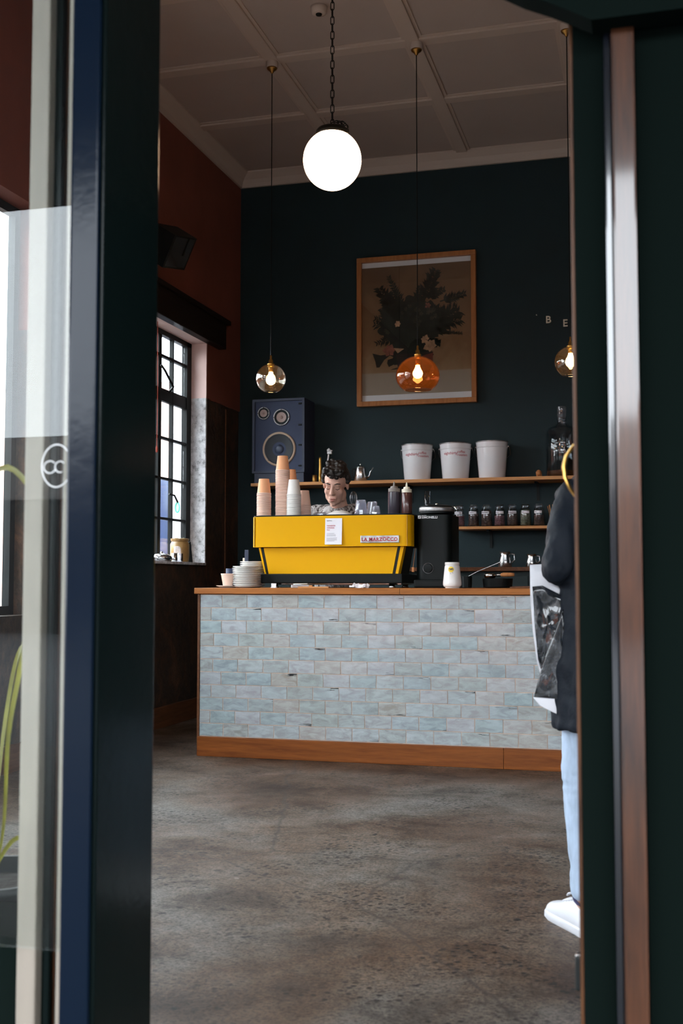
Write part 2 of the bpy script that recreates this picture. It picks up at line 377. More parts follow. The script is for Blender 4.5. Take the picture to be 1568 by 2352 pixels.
def prism(bm, pts2, y0, y1, axis='Y'):
    def P(a, b_, d):
        return {'Y': (a, d, b_), 'X': (d, a, b_), 'Z': (a, b_, d)}[axis]
    v0 = [bm.verts.new(P(a, b_, y0)) for a, b_ in pts2]; v1 = [bm.verts.new(P(a, b_, y1)) for a, b_ in pts2]
    n = len(pts2)
    bm.faces.new(v0); bm.faces.new(list(reversed(v1)))
    for i in range(n):
        j = (i + 1) % n; bm.faces.new((v0[j], v0[i], v1[i], v1[j]))
    return bm
def loft(bm, rings, cap=True):
    vr = [[bm.verts.new(p) for p in r] for r in rings]; n = len(vr[0])
    for a, b_ in zip(vr, vr[1:]):
        for i in range(n):
            j = (i + 1) % n; bm.faces.new((a[i], a[j], b_[j], b_[i]))
    if cap: bm.faces.new(list(reversed(vr[0]))); bm.faces.new(vr[-1])
    return bm
def obj(name, bm, mat, parent=None, smooth=False, loc=None, label=None):
    bmesh.ops.recalc_face_normals(bm, faces=bm.faces[:])
    me = bpy.data.meshes.new(name); bm.to_mesh(me); bm.free()
    if mat is not None: me.materials.append(M[mat] if isinstance(mat, str) else mat)
    if smooth: me.shade_smooth() if smooth is True else me.set_sharp_from_angle(angle=R(smooth))
    if smooth and smooth is not True:
        for p in me.polygons: p.use_smooth = True
    o = bpy.data.objects.new(name, me); C.objects.link(o)
    if parent is not None: o.parent = parent
    if loc is not None: o.location = loc
    if label: o['label'] = label
    return o
def tag(o, label, cat, group=None, kind=None):
    o['label'] = label; o['category'] = cat
    if group: o['group'] = group
    if kind: o['kind'] = kind
    return o
def thing(name, label, cat, loc=(0, 0, 0), rz=0, group=None):
    o = bpy.data.objects.new(name, None); C.objects.link(o)
    o.location = loc; o.rotation_euler = (0, 0, rz); o.empty_display_size = .05
    return tag(o, label, cat, group)
def struct(name, bm, mat, label, cat): return tag(obj(name, bm, mat), label, cat, kind='structure')
def inst(src, parent=None, loc=None, rot=None):
    o = src.copy(); C.objects.link(o); o.parent = parent
    if loc is not None: o.location = loc
    if rot is not None: o.rotation_euler = rot
    return o
def kids(o): return [c for c in bpy.data.objects if c.parent == o]
def copy_tree(o, loc=None, label=None, rz=None, parent=None):
    c = o.copy(); C.objects.link(c); c.parent = parent
    if loc is not None: c.location = loc
    if rz is not None: c.rotation_euler = (0, 0, rz)
    if label: c['label'] = label
    for k in kids(o): copy_tree(k, parent=c)
    return c
def text_mesh(txt, size, extrude=.0008, bold=0.0, spacing=1.0, align='LEFT'):
    cu = bpy.data.curves.new('t', 'FONT'); cu.body = txt; cu.size = size; cu.extrude = extrude; cu.offset = bold
    cu.space_character = spacing; cu.align_x = align; cu.resolution_u = 3
    o = bpy.data.objects.new('t', cu); C.objects.link(o)
    dg = bpy.context.evaluated_depsgraph_get(); me = bpy.data.meshes.new_from_object(o.evaluated_get(dg))
    bpy.data.objects.remove(o); bpy.data.curves.remove(cu); return me
def text_obj(name, txt, size, mat, parent, loc, rot=(R(90), 0, 0), **kw):
    me = text_mesh(txt, size, **kw); me.name = name; me.materials.clear(); me.materials.append(M[mat])
    o = bpy.data.objects.new(name, me); C.objects.link(o); o.parent = parent; o.location = loc; o.rotation_euler = rot
    return o
ICO = {}
for q_ in (2, 3):
    b0 = B(); bmesh.ops.create_icosphere(b0, subdivisions=q_, radius=1.0); b0.verts.index_update()
    ICO[q_] = ([v.co[:] for v in b0.verts], [[v.index for v in f.verts] for f in b0.faces]); b0.free()
def blob(prims, voxel, smooth=4, fold=None):
    """union of capsules and ellipsoids as one continuous surface"""
    V, Fc = [], []
    def add(bm):
        bmesh.ops.recalc_face_normals(bm, faces=bm.faces[:]); bm.verts.index_update(); n = len(V)
        V.extend(v.co[:] for v in bm.verts); Fc.extend([n + v.index for v in f.verts] for f in bm.faces); bm.free()
    for p in prims:
        if p[0] == 'cap':
            _, a, b_, r0, r1 = p; a = Vector(a); b_ = Vector(b_); t = (b_ - a); L = t.length; t.normalize()
            q = t.to_track_quat('Z', 'Y').to_matrix()
            prof = []
            for k in range(5): th = -PI / 2 + PI / 2 * k / 4; prof.append((max(r0 * math.cos(th), 0.0004), r0 * math.sin(th)))
            for k in range(5): th = PI / 2 * k / 4; prof.append((max(r1 * math.cos(th), 0.0004), L + r1 * math.sin(th)))
            add(lathe(B(), prof, 14, a, True, q))
        elif p[0] == 'ell':
            _, c, rad, rot = (*p, None)[:4]
            uv, uf = ICO[2 if max(rad) < .035 else 3]; n = len(V); c = Vector(c)
            for u in uv:
                w = Vector((u[0] * rad[0], u[1] * rad[1], u[2] * rad[2]))
                if rot is not None: w = rot @ w
                V.append((w + c)[:])
            Fc.extend([n + i for i in f] for f in uf)
        elif p[0] == 'loft': add(loft(B(), p[1]))
        elif p[0] == 'box': add(box(B(), p[1], p[2], 0, p[3] if len(p) > 3 else None))
    me = bpy.data.meshes.new('b'); me.from_pydata(V, [], Fc); me.update()
    o = bpy.data.objects.new('b', me); C.objects.link(o)
    md = o.modifiers.new('r', 'REMESH'); md.mode = 'VOXEL'; md.voxel_size = voxel; md.use_smooth_shade = True
    if smooth:
        ms = o.modifiers.new('s', 'SMOOTH'); ms.factor = .5; ms.iterations = smooth
    dg = bpy.context.evaluated_depsgraph_get(); out = bpy.data.meshes.new_from_object(o.evaluated_get(dg))
    bpy.data.objects.remove(o); bpy.data.meshes.remove(me)
    if fold:
        amp, sc = fold
        out.update(); nrm = [v.normal.copy() for v in out.vertices]
        for v, n in zip(out.vertices, nrm):
            q = Vector((v.co.x * sc[0], v.co.y * sc[1], v.co.z * sc[2]))
            v.co += n * amp * (noise.noise(q) + .5 * noise.noise(q * 2.3) - .35 * abs(noise.noise(q * 3.1 + Vector((3, 1, 7)))))
    out.shade_smooth(); return out
def mobj(name, me, mat, parent=None):
    me.name = name; me.materials.clear(); me.materials.append(M[mat])
    o = bpy.data.objects.new(name, me); C.objects.link(o)
    if parent is not None: o.parent = parent
    return o
def oval(cx, cy, z, rx, ry, n=28, rz=0.0, p=2.0):
    out = []
    for i in range(n):
        a = 2 * PI * i / n; c, s = math.cos(a), math.sin(a)
        x = rx * math.copysign(abs(c) ** (2 / p), c); y = ry * math.copysign(abs(s) ** (2 / p), s)
        out.append((cx + x * math.cos(rz) - y * math.sin(rz), cy + x * math.sin(rz) + y * math.cos(rz), z))
    return out

# ------------------------------------------------------------------ room shell
XL, XR, YF, YB, ZC = -3.40, 3.30, 2.05, 9.05, 4.55
fl = struct('floor', bb(B(), XL - .3, XR + .2, 1.5, YB + .2, -.15, 0), 'concrete', 'worn grey-brown polished concrete floor with cracks and pits', 'floor')
ce = struct('ceiling', bb(B(), XL - .3, XR + .2, 1.8, YB + .2, ZC + .02, ZC + .15), 'ceil', 'high cream panelled ceiling divided by flat battens', 'ceiling')
gx = [XL] + [-2.42 + .967 * i for i in range(6)] + [XR]
gy = [YF] + [7.03 - .93 * i for i in range(5, -1, -1)] + [7.96, YB]
for i in range(len(gx) - 1):
    for j in range(len(gy) - 1):
        obj('ceiling_panel', bb(B(), gx[i] + .004, gx[i + 1] - .004, gy[j] + .004, gy[j + 1] - .004, ZC, ZC + .02), 'ceil', ce)
for x in gx[1:-1]:
    bm = B(); bb(bm, x - .045, x + .045, YF, YB, ZC - .022, ZC, .004); bb(bm, x - .068, x + .068, YF, YB, ZC - .008, ZC, .002)
    obj('batten', bm, 'ceil_trim', ce)
for y in gy[1:-1]:
    bm = B(); bb(bm, XL, XR, y - .045, y + .045, ZC - .020, ZC, .004); bb(bm, XL, XR, y - .068, y + .068, ZC - .0075, ZC, .002)
    obj('batten', bm, 'ceil_trim', ce)
def cornice(name, a, b_, ax):
    prof = [(0, 0), (.10, 0), (.10, -.012), (.075, -.03), (.045, -.055), (.03, -.085), (.022, -.115), (0, -.115)]
    bm = B()
    if ax == 'L': prism(bm, [(YB - p, ZC + q) for p, q in prof], a, b_, 'X')
    elif ax == 'W': prism(bm, [(XL + p, ZC + q) for p, q in prof], a, b_, 'Y')
    return struct(name, bm, 'ceil_trim', {'L': 'cream moulded cornice along top of the dark teal back wall', 'W': 'cream moulded cornice along top of the terracotta side wall'}[ax], 'cornice')
cornice('trim_1', XL, XR, 'L'); cornice('trim_2', YF, YB, 'W')
struct('wall_back', bb(B(), XL - .3, XR + .2, YB, YB + .2, 0, ZC + .02), 'teal', 'tall dark teal back wall behind the coffee bar', 'wall')
struct('wall_right', bb(B(), XR, XR + .2, YF, YB, 0, ZC + .02), 'teal', 'dark teal side wall on the far right', 'wall')
# left wall with the window hole
WY0, WY1, WZ0, WZ1, DZ = 6.02, 8.31, 1.185, 2.94, 2.49
bm = B()
for q in ((YF, 3.0, 0, DZ), (5.75, WY0, 0, DZ), (3.0, 5.75, 0, .85)): bb(bm, XL - .19, XL - .008, *q)
bb(bm, XL - .19, XL - .008, WY1, YB, 0, DZ); bb(bm, XL - .19, XL - .008, WY0, WY1, 0, WZ0 - .02)
wl = struct('wall_left', bm, 'plaster', 'left wall with scraped dark brown plaster below the paint', 'wall')
def ragged_panel(y0, y1, z0, z1, step=.04):
    pts = [(y1, z1), (y0, z1)]; y = y0
    while y < y1:
        pts.append((y, z0 + random.uniform(-.006, .008))); y += random.uniform(.5, 1.5) * step
    pts.append((y1, z0)); return pts
bm = B(); bb(bm, XL - .19, XL - .003, YF, WY0, 3.2, ZC); bb(bm, XL - .19, XL - .003, YF, 3.0, DZ, 3.2); bb(bm, XL - .19, XL - .003, 5.75, WY0, DZ, 3.2); bb(bm, XL - .19, XL - .003, WY1, YB, DZ, ZC); bb(bm, XL - .19, XL - .003, WY0, WY1, WZ1, ZC)
obj('upper_wall', bm, 'terracotta', wl, label='terracotta painted upper wall')
bm = B(); prism(bm, ragged_panel(WY1, YB, DZ, ZC), XL - .003, XL + .004, 'X'); prism(bm, ragged_panel(5.75, WY0, DZ, ZC), XL - .003, XL + .004, 'X')
bb(bm, XL - .003, XL + .004, WY0, WY1, WZ1 + .0, ZC)
obj('paint_edge', bm, 'terracotta', wl, label='ragged lower edge of the terracotta paint')
bm = B(); bb(bm, XL - .19, XL + .0, WY1 - .012, WY1 + .01, WZ0, DZ); bb(bm, XL - .19, XL, WY0 - .01, WY0 + .012, WZ0, DZ)
obj('window_reveal', bm, 'reveal', wl, label='rough grey-white plaster window reveal')
bm = B(); bb(bm, XL - .19, XL + .002, WY1 - .012, WY1 + .01, DZ, WZ1); bb(bm, XL - .19, XL + .002, WY0 - .01, WY0 + .012, DZ, WZ1); bb(bm, XL - .19, XL + .002, WY0, WY1, WZ1 - .012, WZ1 + .01)
obj('window_reveal', bm, 'pale_pink', wl, label='pale pink upper window reveal')
bm = B(); bb(bm, XL - .19, XL + .012, WY0 + .012, WY1 - .012, WZ0 - .02, WZ0, .004)
obj('window_sill', bm, 'reveal', wl)
bm = B(); tube(bm, [(XL + .004, 8.72, .1), (XL + .004, 8.722, 1.4), (XL + .004, 8.72, 2.46)], .006, 6)
obj('cable', bm, 'brown_wood', wl)
bs = struct('baseboard_left', bb(B(), XL - .008, XL + .02, YF, YB, 0, .15, .005), 'brown_wood', 'brown wooden skirting board along the left wall', 'baseboard')

# window: steel casement with glazing bars, each pane its own piece
wx = XL - .15
win = tag(obj('window_1', bb(bb(bb(bb(B(), wx - .02, wx + .025, WY0 + .012, WY0 + .055, WZ0, WZ1), wx - .02, wx + .025, 8.212, WY1 - .012, WZ0, WZ1), wx - .02, wx + .025, WY0, WY1, WZ1 - .05, WZ1 - .012), wx - .02, wx + .025, WY0, WY1, WZ0, WZ0 + .035), 'black_metal'),
          'black steel-framed casement window with many small panes', 'window', kind='structure')
vb = [6.075, 6.31, 6.55, 6.80, 7.05, 7.27, 7.495, 7.722, 7.963, 8.212]
vw = [None, .007, .024, .007, .024, .007, .007, .026, .008, None]
hz = [1.22, 1.51, 1.812, 2.116, 2.44, 2.736, 2.89]
hw = [None, .009, .009, .010, .048, .011, None]
for k in range(1, 9):
    obj('mullion', bb(B(), wx - .015, wx + .02, vb[k] - vw[k], vb[k] + vw[k], WZ0 + .03, WZ1 - .03, .003), 'black_metal', win)
for k in range(1, 6):
    obj('glazing_bar', bb(B(), wx - .014, wx + .018, WY0 + .05, 8.22, hz[k] - hw[k], hz[k] + hw[k], .003), 'black_metal', win)
for a in range(9):
    for c in range(6):
        obj('pane', bb(B(), wx - .002, wx + .002, vb[a] + .004, vb[a + 1] - .004, hz[c] + .006, hz[c + 1] - .006), 'glass', win)
st = B(); tube(st, [(wx + .03, 7.86, 2.47), (wx + .09, 7.80, 2.50), (wx + .10, 7.63, 2.59), (wx + .08, 7.60, 2.63)], .009, 6)
obj('stay', st, 'black_metal', win); st = B(); tube(st, [(wx + .02, 7.90, 1.70), (wx + .05, 7.93, 1.69), (wx + .06, 7.97, 1.64)], .008, 6); obj('stay', st, 'black_metal', win)
w5 = tag(obj('window_5', bb(bb(bb(bb(B(), wx - .02, wx + .025, 3.0, 3.05, .85, 3.2), wx - .02, wx + .025, 5.70, 5.75, .85, 3.2), wx - .02, wx + .025, 3.0, 5.75, 3.15, 3.2), wx - .02, wx + .025, 3.0, 5.75, .85, .9), 'black_metal'), 'large side window nearer the entrance', 'window', kind='structure')
for k in range(1, 4): obj('mullion', bb(B(), wx - .015, wx + .02, 3.0 + .6875 * k - .02, 3.0 + .6875 * k + .02, .88, 3.17), 'black_metal', w5)
for k in range(4): obj('pane', bb(B(), wx - .002, wx + .002, 3.04 + .6875 * k, 3.0 + .6875 * k + .665, .9, 3.15), 'glass', w5)
# beam over the window
bm = B(); bb(bm, XL, XL + .07, 5.85, 8.56, 2.925, 3.13, .008); bb(bm, XL, XL + .095, 5.85, 8.60, 3.13, 3.165, .004)
tag(obj('lintel_beam', bm, 'dark_wood'), 'heavy dark timber lintel above the steel window', 'beam')

# ------------------------------------------------------------------ shopfront
fw_ = B()
bb(fw_, XL - .3, XR + .2, 1.85, 2.05, 3.0, ZC + .02)
bb(fw_, XL - .3, -3.25, 1.85, 2.05, 0, 4.0); bb(fw_, -3.25, -1.10, 1.85, 2.05, -.1, .40)
bb(fw_, .28, .50, 1.85, 2.05, -.1, 4.0); bb(fw_, .50, 3.05, 1.85, 2.05, -.1, .45); bb(fw_, 3.05, XR + .2, 1.85, 2.05, 0, 4.0)
wf = struct('wall_front', fw_, 'black_matt', 'black-painted shopfront wall around the door and windows', 'wall')
# left jamb and its mouldings
bm = B(); bb(bm, -.993, -.930, 1.79, 2.02, 0, 3.0, .004)
jm = tag(obj('trim_3', bm, 'black_gloss'), 'black gloss door post on the left of the opening', 'door frame', kind='structure')
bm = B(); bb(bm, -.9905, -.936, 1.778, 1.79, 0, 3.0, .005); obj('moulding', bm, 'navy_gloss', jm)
sw = thing('window_2', 'tall shop window left of the doorway with cream inner posts', 'window', (-1.1, 1.85, 0)); sw['kind'] = 'structure'
def part(name, bm, mat, par, sm=False, label=None):
    o = obj(name, bm, mat, None, sm, label=label); o.parent = par; o.location = -Vector(par.location); return o
part('glass_pane', bb(B(), -3.25, -.992, 1.800, 1.806, .40, 3.0), 'glass_shop', sw)
part('post', bb(B(), -1.018, -.993, 1.815, 1.86, 0, 3.0, .004), 'cream', sw)
part('moulding', bb(B(), -1.031, -1.018, 1.835, 1.95, 0, 3.0, .003), 'black_gloss', sw)
part('moulding', bb(B(), -1.043, -1.031, 1.850, 1.96, 0, 3.0, .004), 'brown_trim', sw)
part('moulding', bb(B(), -1.055, -1.043, 1.838, 1.96, 0, 3.0, .004), 'black_gloss', sw)
part('moulding', bb(B(), -1.066, -1.055, 1.850, 1.96, 0, 3.0, .004), 'black_matt', sw)
part('post', bb(B(), -1.104, -1.066, 1.83, 1.90, 0, 3.0, .004), 'cream', sw)
for x in (-2.2,): part('mullion', bb(B(), x - .03, x + .03, 1.82, 1.95, .4, 3.0), 'black_gloss', sw)
# reflected round shop sign, drawn as a part-visible white ring on the glass
bm = B()
ring = [(-1.021 + .029 * math.cos(2 * PI * k / 48), 1.7985, 1.245 + .038 * math.sin(2 * PI * k / 48)) for k in range(48)]
tube(bm, ring, .0011, 5, closed=True)
sw2 = part('sticker', bm, 'white_ink', sw, label='round white emblem on the shop window glass')
bm = B(); tube(bm, [(-1.034 + .012 * math.cos(t) , 1.7985, 1.243 + .011 * math.sin(t)) for t in [R(40 + 28 * k) for k in range(12)]], .001, 5)
tube(bm, [(-1.014 + .010 * math.cos(t), 1.7985, 1.243 + .010 * math.sin(t)) for t in [R(40 + 28 * k) for k in range(10)]], .001, 5)
part('sticker_lettering', bm, 'white_ink', sw)  # letters of the reflected sign, drawn on the glass
# door head, transom, right leaf
hd = struct('trim_4', bb(B(), -.99, .30, 1.88, 2.05, 2.34, 2.43, .004), 'black_matt', 'black door head above the entrance', 'door frame')
tr = tag(obj('window_3', bb(bb(B(), -.93, .28, 1.93, 1.99, 2.95, 3.0), -.03, .03, 1.92, 2.0, 2.43, 3.0), 'black_gloss'), 'transom window above the entrance door', 'window', kind='structure')
obj('glass_pane', bb(B(), -.93, .28, 1.955, 1.961, 2.43, 3.0), 'glass', tr)
d2 = thing('door_1', 'closed dark door leaf with brown varnished strip on the right', 'door', (.1, 2.05, 0)); d2['kind'] = 'structure'
part('stile', bb(B(), -.126, -.071, 2.02, 2.075, .01, 2.05, .003), 'black_matt', d2)
part('panel', bb(B(), -.075, .28, 2.03, 2.065, .01, 2.05), 'black_matt', d2)
part('edge_strip', bb(B(), -.133, -.126, 2.024, 2.071, .01, 2.05, .002), 'edge_wood', d2, label='thin varnished wooden edge of the door')
part('moulding', bb(B(), -.071, -.058, 1.985, 2.03, .01, 2.05, .003), 'black_strip', d2)
part('cover_strip', bb(B(), -.0575, -.018, 1.972, 2.03, .01, 2.05, .004), 'brown_trim', d2, label='brown varnished timber cover strip')
part('rail', bb(B(), -.018, .28, 2.0, 2.04, .01, 2.05, .003), 'black_matt', d2)
bm = B(); bb(bm, -.142, -.126, 2.03, 2.06, .335, .395, .004); obj_ = part('latch', bm, 'black_metal', d2)
bm = B(); bb(bm, -.1425, -.128, 2.034, 2.056, .372, .396, .004); part('latch_plate', bm, 'steel', d2)
bm = B(); tube(bm, [(-.10, 2.07, 1.295), (-.118, 2.11, 1.297), (-.140, 2.145, 1.294), (-.155, 2.155, 1.275), (-.160, 2.157, 1.255), (-.158, 2.155, 1.235), (-.148, 2.148, 1.212), (-.134, 2.13, 1.192), (-.118, 2.10, 1.180), (-.10, 2.07, 1.175)], [.003, .003, .003, .0036, .004, .004, .0036, .003, .003, .003], 8)
part('pull_handle', bm, 'brass', d2, True, 'curved brass pull handle')
cor = [(.275, 2.000), (-.088, 2.000), (-.104, 2.009), (-.124, 2.021), (-.161, 2.041), (-.206, 2.062), (-.26, 2.095), (-.30, 2.135), (-.325, 2.19), (-.335, 2.26), (-.335, 2.34), (.275, 2.34)]
bm = B(); prism(bm, cor, 1.93, 1.985, 'Y')
tag(obj('corner_bracket', bm, 'black_matt'), 'dark curved corner bracket under the door head at upper right', 'bracket')
sw3 = tag(obj('window_4', bb(bb(B(), .5, .56, 1.88, 1.98, .45, 3.0), 2.99, 3.05, 1.88, 1.98, .45, 3.0), 'black_gloss'), 'shop window to the right of the entrance', 'window', kind='structure')
obj('glass_pane', bb(B(), .5, 3.05, 1.9, 1.906, .45, 3.0), 'glass', sw3)

# ------------------------------------------------------------------ street outside
struct('ground', bb(B(), -30, 30, -30, 1.5, -.2, -.02), 'asphalt', 'grey street outside the shop', 'street')
struct('footpath', bb(B(), -30, 30, -2.9, 1.5, -.2, -.005), 'footpath', 'concrete footpath outside the shop', 'footpath')
bm = B(); bb(bm, -9, 12, -2.74, 1.845, 3.42, 3.62)
vr = tag(obj('veranda', bm, 'facade_dark'), 'dark shop veranda roof over the footpath', 'veranda')
for x in (-5.2, -1.9, 1.6, 5.2):
    obj('rafter', bb(B(), x - .05, x + .05, -2.7, 1.8, 3.32, 3.42), 'facade_dark', vr)
for x in (-4.6, 3.6):
    obj('post', bb(B(), x - .06, x + .06, -2.66, -2.54, -.01, 3.42), 'facade_dark', vr)
ob = thing('street_building', 'row of low shops across the street', 'building', (0, -17, 0))
part('shopfront', bb(B(), -26, 26, -17.0, -16.9, -.02, 2.7), 'facade_dark', ob)
part('upper_wall', bb(B(), -26, 26, -17.2, -17.0, -.02, 4.0), 'facade_white', ob)
part('brick_bay', bb(B(), -9, -3.5, -16.95, -16.7, -.02, 5.2), 'facade_brick', ob)
part('brick_bay', bb(B(), 6, 12, -16.95, -16.7, -.02, 4.8), 'facade_brick', ob)
for k in range(4):
    part('window', bb(B(), -8.5 + k * 1.25, -7.7 + k * 1.25, -16.70, -16.66, 3.3, 4.6), 'facade_white', ob)
# side lane seen through the steel window
struct('lane', bb(B(), -16, XL - .2, 1.6, 30, -.2, -.02), 'footpath', 'concrete lane outside the side window', 'lane')
bm = B()
for k in range(9): bb(bm, -4.68, -3.72, 10.5, 10.53, .0 + k * .42, .415 + k * .42)
hb = tag(obj('board_fence', bm, 'white_board'), 'white boarded fence outside the window', 'fence')
bm = B(); tube(bm, [(-4.60 + .022 * math.cos(t), 10.495, 1.78 + .05 * math.sin(t * 1.0)) for t in [R(30 * k) for k in range(12)]], .008, 6, closed=True)
obj('graffiti', bm, 'green_paint', hb)
nb = thing('neighbour_building', 'peach rendered building beyond the side lane', 'building', (-8, 17, 0))
part('wall', bb(B(), -14, -4.5, 17, 17.3, -.02, 4.3), 'peach_wall', nb)
part('parapet', bb(B(), -14, -4.5, 16.95, 17.3, 4.3, 4.5), 'white_board', nb)
vn = thing('van', 'dark navy van parked beyond the side window', 'van', (-5.9, 14.0, 0))
bm = B(); prism(bm, [(-7.4, .3), (-5.05, .3), (-5.05, 1.5), (-5.25, 2.35), (-7.4, 2.35)], 13.2, 15.0, 'Y'); part('body', bm, 'navy_van', vn)
part('windscreen', bb(B(), -5.9, -5.3, 13.17, 13.2, 1.5, 2.15), 'black', vn)
for x in (-6.9, -5.5):
    bm = B(); lathe(bm, [(.32, -.1), (.32, .1)], 20, (x, 13.25, .30), True, Matrix.Rotation(R(90), 3, 'X')); part('wheel', bm, 'tyre', vn)
struct('wall_lane', bb(B(), -11.5, -11.2, 1.6, 13, -.02, 3.4), 'facade_brick', 'brick wall on the far side of the lane', 'wall')

# ------------------------------------------------------------------ counter with hand-made tiles
CX0, CX1, CY = -2.64, .72, 6.38
ct = thing('coffee_counter', 'coffee bar counter faced with pale blue-grey glazed tiles', 'counter', (CX0, CY, 0))
def lp(name, bm, mat, par=ct, sm=False, label=None): return part(name, bm, mat, par, sm, label)
lp('carcass', bb(B(), CX0 + .005, CX1, CY + .012, CY + .72, 0, .962), 'black_matt')
lp('grout_bed', bb(B(), CX0, CX1, CY, CY + .012, .112, .960), 'grout')
lp('side_trim', bb(B(), CX0 - .014, CX0 + .001, CY - .01, CY + .72, 0, .962, .002), 'brown_wood')
lp('plinth', bb(B(), CX0 - .006, -.82, CY - .024, CY, 0, .115, .003), 'plinth_wood', label='oak plinth board')
lp('plinth', bb(B(), -.8185, CX1, CY - .024, CY, 0, .115, .003), 'plinth_wood', label='oak plinth board')
wt = thing('worktop', 'oiled oak worktop of the tiled coffee bar', 'worktop', (CX0, CY, .96))
part('board', bb(B(), -2.668, -1.4035, 6.348, 7.12, .964, 1.0, .003), 'counter_wood', wt)
part('board', bb(B(), -1.4025, CX1 + .01, 6.348, 7.12, .964, 1.0, .003), 'counter_wood', wt)
TW, TH, GP = .159, .0764, .0050
first = [.142, .072, .138, .089, .150, .084, .137, .074, .150, .068, .152]
streaky = {(0, 7): 1, (1, 2): 1, (1, 5): -1, (1, 10): 1, (1, 12): -1, (2, 6): 1, (2, 11): -1, (3, 3): 1, (3, 8): -1, (3, 14): 1, (4, 4): 1, (4, 10): 1, (5, 7): -1, (5, 13): 1, (6, 3): 1, (6, 8): 1,
           (7, 5): 1, (7, 10): 1, (8, 2): 1, (8, 7): -1, (8, 11): 1, (9, 4): -1, (9, 9): -1, (9, 13): 1, (10, 6): -1, (10, 10): 1, (0, 11): 1, (6, 13): -1}
def tile_mesh(w, h, seed):
    rnd = random.Random(seed); bm = B(); nx, nz = 5, 3
    g = [[None] * (nz + 1) for _ in range(nx + 1)]
    off = Vector((rnd.random() * 50, rnd.random() * 50, 0))
    for i in range(nx + 1):
        for k in range(nz + 1):
            x = -w / 2 + w * i / nx; z = -h / 2 + h * k / nz; e = (i in (0, nx)) or (k in (0, nz))
            jx = rnd.uniform(-.0011, .0011) if e else 0; jz = rnd.uniform(-.0012, .0012) if e else 0
            d = -.0050 + .0010 * noise.noise(Vector((x * 26, z * 26, 0)) + off)
            if e: d += .0010
            g[i][k] = bm.verts.new((x + jx, d, z + jz))
    for i in range(nx):
        for k in range(nz): bm.faces.new((g[i][k], g[i + 1][k], g[i + 1][k + 1], g[i][k + 1]))
    rim = [g[i][0] for i in range(nx + 1)] + [g[nx][k] for k in range(1, nz + 1)] + [g[i][nz] for i in range(nx - 1, -1, -1)] + [g[0][k] for k in range(nz - 1, 0, -1)]
    back = [bm.verts.new((v.co.x, .0008, v.co.z)) for v in rim]
    for i in range(len(rim)):
        j = (i + 1) % len(rim); bm.faces.new((rim[j], rim[i], back[i], back[j]))
    bmesh.ops.recalc_face_normals(bm, faces=bm.faces[:])
    me = bpy.data.meshes.new('tile'); bm.to_mesh(me); bm.free(); me.shade_smooth(); me.set_sharp_from_angle(angle=R(40)); return me
tm = {}
for s_ in range(6):
    for k_ in ('tile', 'tile_up', 'tile_dn'):
        me = tile_mesh(TW - GP, TH - GP, s_); me.materials.append(M[k_]); tm[(s_, k_)] = me
for r in range(11):
    zt = .9575 - r * TH; x = CX0; i = 0
    while x < CX1 - .02:
        w = first[r] if i == 0 else TW
        w = min(w, CX1 - x)
        mt = {1: 'tile_up', -1: 'tile_dn'}.get(streaky.get((r, i)), 'tile')
        if abs(w - TW) < .004: me = tm[(random.randrange(6), mt)]
        else: me = tile_mesh(w - GP, TH - GP, r * 31 + i); me.materials.append(M[mt])
        o = bpy.data.objects.new('tile', me); C.objects.link(o); o.parent = ct
        o.location = Vector((x + w / 2, CY, zt - TH / 2)) - Vector(ct.location)
        o.rotation_euler = (R(random.uniform(-.35, .35)), R(random.uniform(-.3, .3)), R(random.uniform(-.35, .35)))
        x += w; i += 1

# ------------------------------------------------------------------ espresso machine
mc = thing('espresso_machine', 'bright yellow espresso machine on the wooden counter', 'espresso machine', (-1.9, 6.85, 1.0))
def mp(name, bm, mat, sm=False, label=None, par=mc): return part(name, bm, mat, par, sm, label)
MX0, MX1, MY0, MY1 = -2.397, -1.393, 6.60, 7.12
def rrect(x0, x1, y0, y1, rf, n=6):      # rounded front corners
    p = []
    for k in range(n + 1): t = PI + PI / 2 * k / n; p.append((x0 + rf + rf * math.cos(t), y0 + rf + rf * math.sin(t)))
    for k in range(n + 1): t = 1.5 * PI + PI / 2 * k / n; p.append((x1 - rf + rf * math.cos(t), y0 + rf + rf * math.sin(t)))
    return p + [(x1, y1), (x0, y1)]
bm = B(); prism(bm, rrect(MX0, MX1, MY0, MY0 + .11, .045), 1.250, 1.437, 'Z'); mp('upper_panel', bm, 'yellow', 40, 'yellow enamel back panel')
bm = B(); bb(bm, MX0 + .012, MX1 - .012, MY0 + .11, MY1, 1.25, 1.437, .01); mp('upper_body', bm, 'black')
bm = B(); prism(bm, rrect(MX0 + .004, MX1 - .004, MY0 + .004, MY1, .045), 1.437, 1.445, 'Z'); mp('cup_tray', bm, 'black')
for sx in (MX0 + .0205, MX1 - .0205):
    mp('panel_seam', bb(B(), sx - .001, sx + .001, MY0 - .0012, MY0 + .01, 1.252, 1.435), 'brass_dull')
bm = B(); loft(bm, [[(-2.330, 6.64, 1.247), (-1.480, 6.64, 1.247), (-1.480, 6.70, 1.247), (-2.330, 6.70, 1.247)][::1], [(-2.293, 6.63, 1.086), (-1.510, 6.63, 1.086), (-1.510, 6.70, 1.086), (-2.293, 6.70, 1.086)]]); mp('lower_panel', bm, 'yellow')
def slant(xa0, xa1, xb0, xb1, y0, y1, mat, nm):
    bm = B(); loft(bm, [[(xa0, y0, 1.25), (xa1, y0, 1.25), (xa1, y1, 1.25), (xa0, y1, 1.25)], [(xb0, y0 - .01, 1.085), (xb1, y0 - .01, 1.085), (xb1, y1, 1.085), (xb0, y1, 1.085)]]); mp(nm, bm, mat)
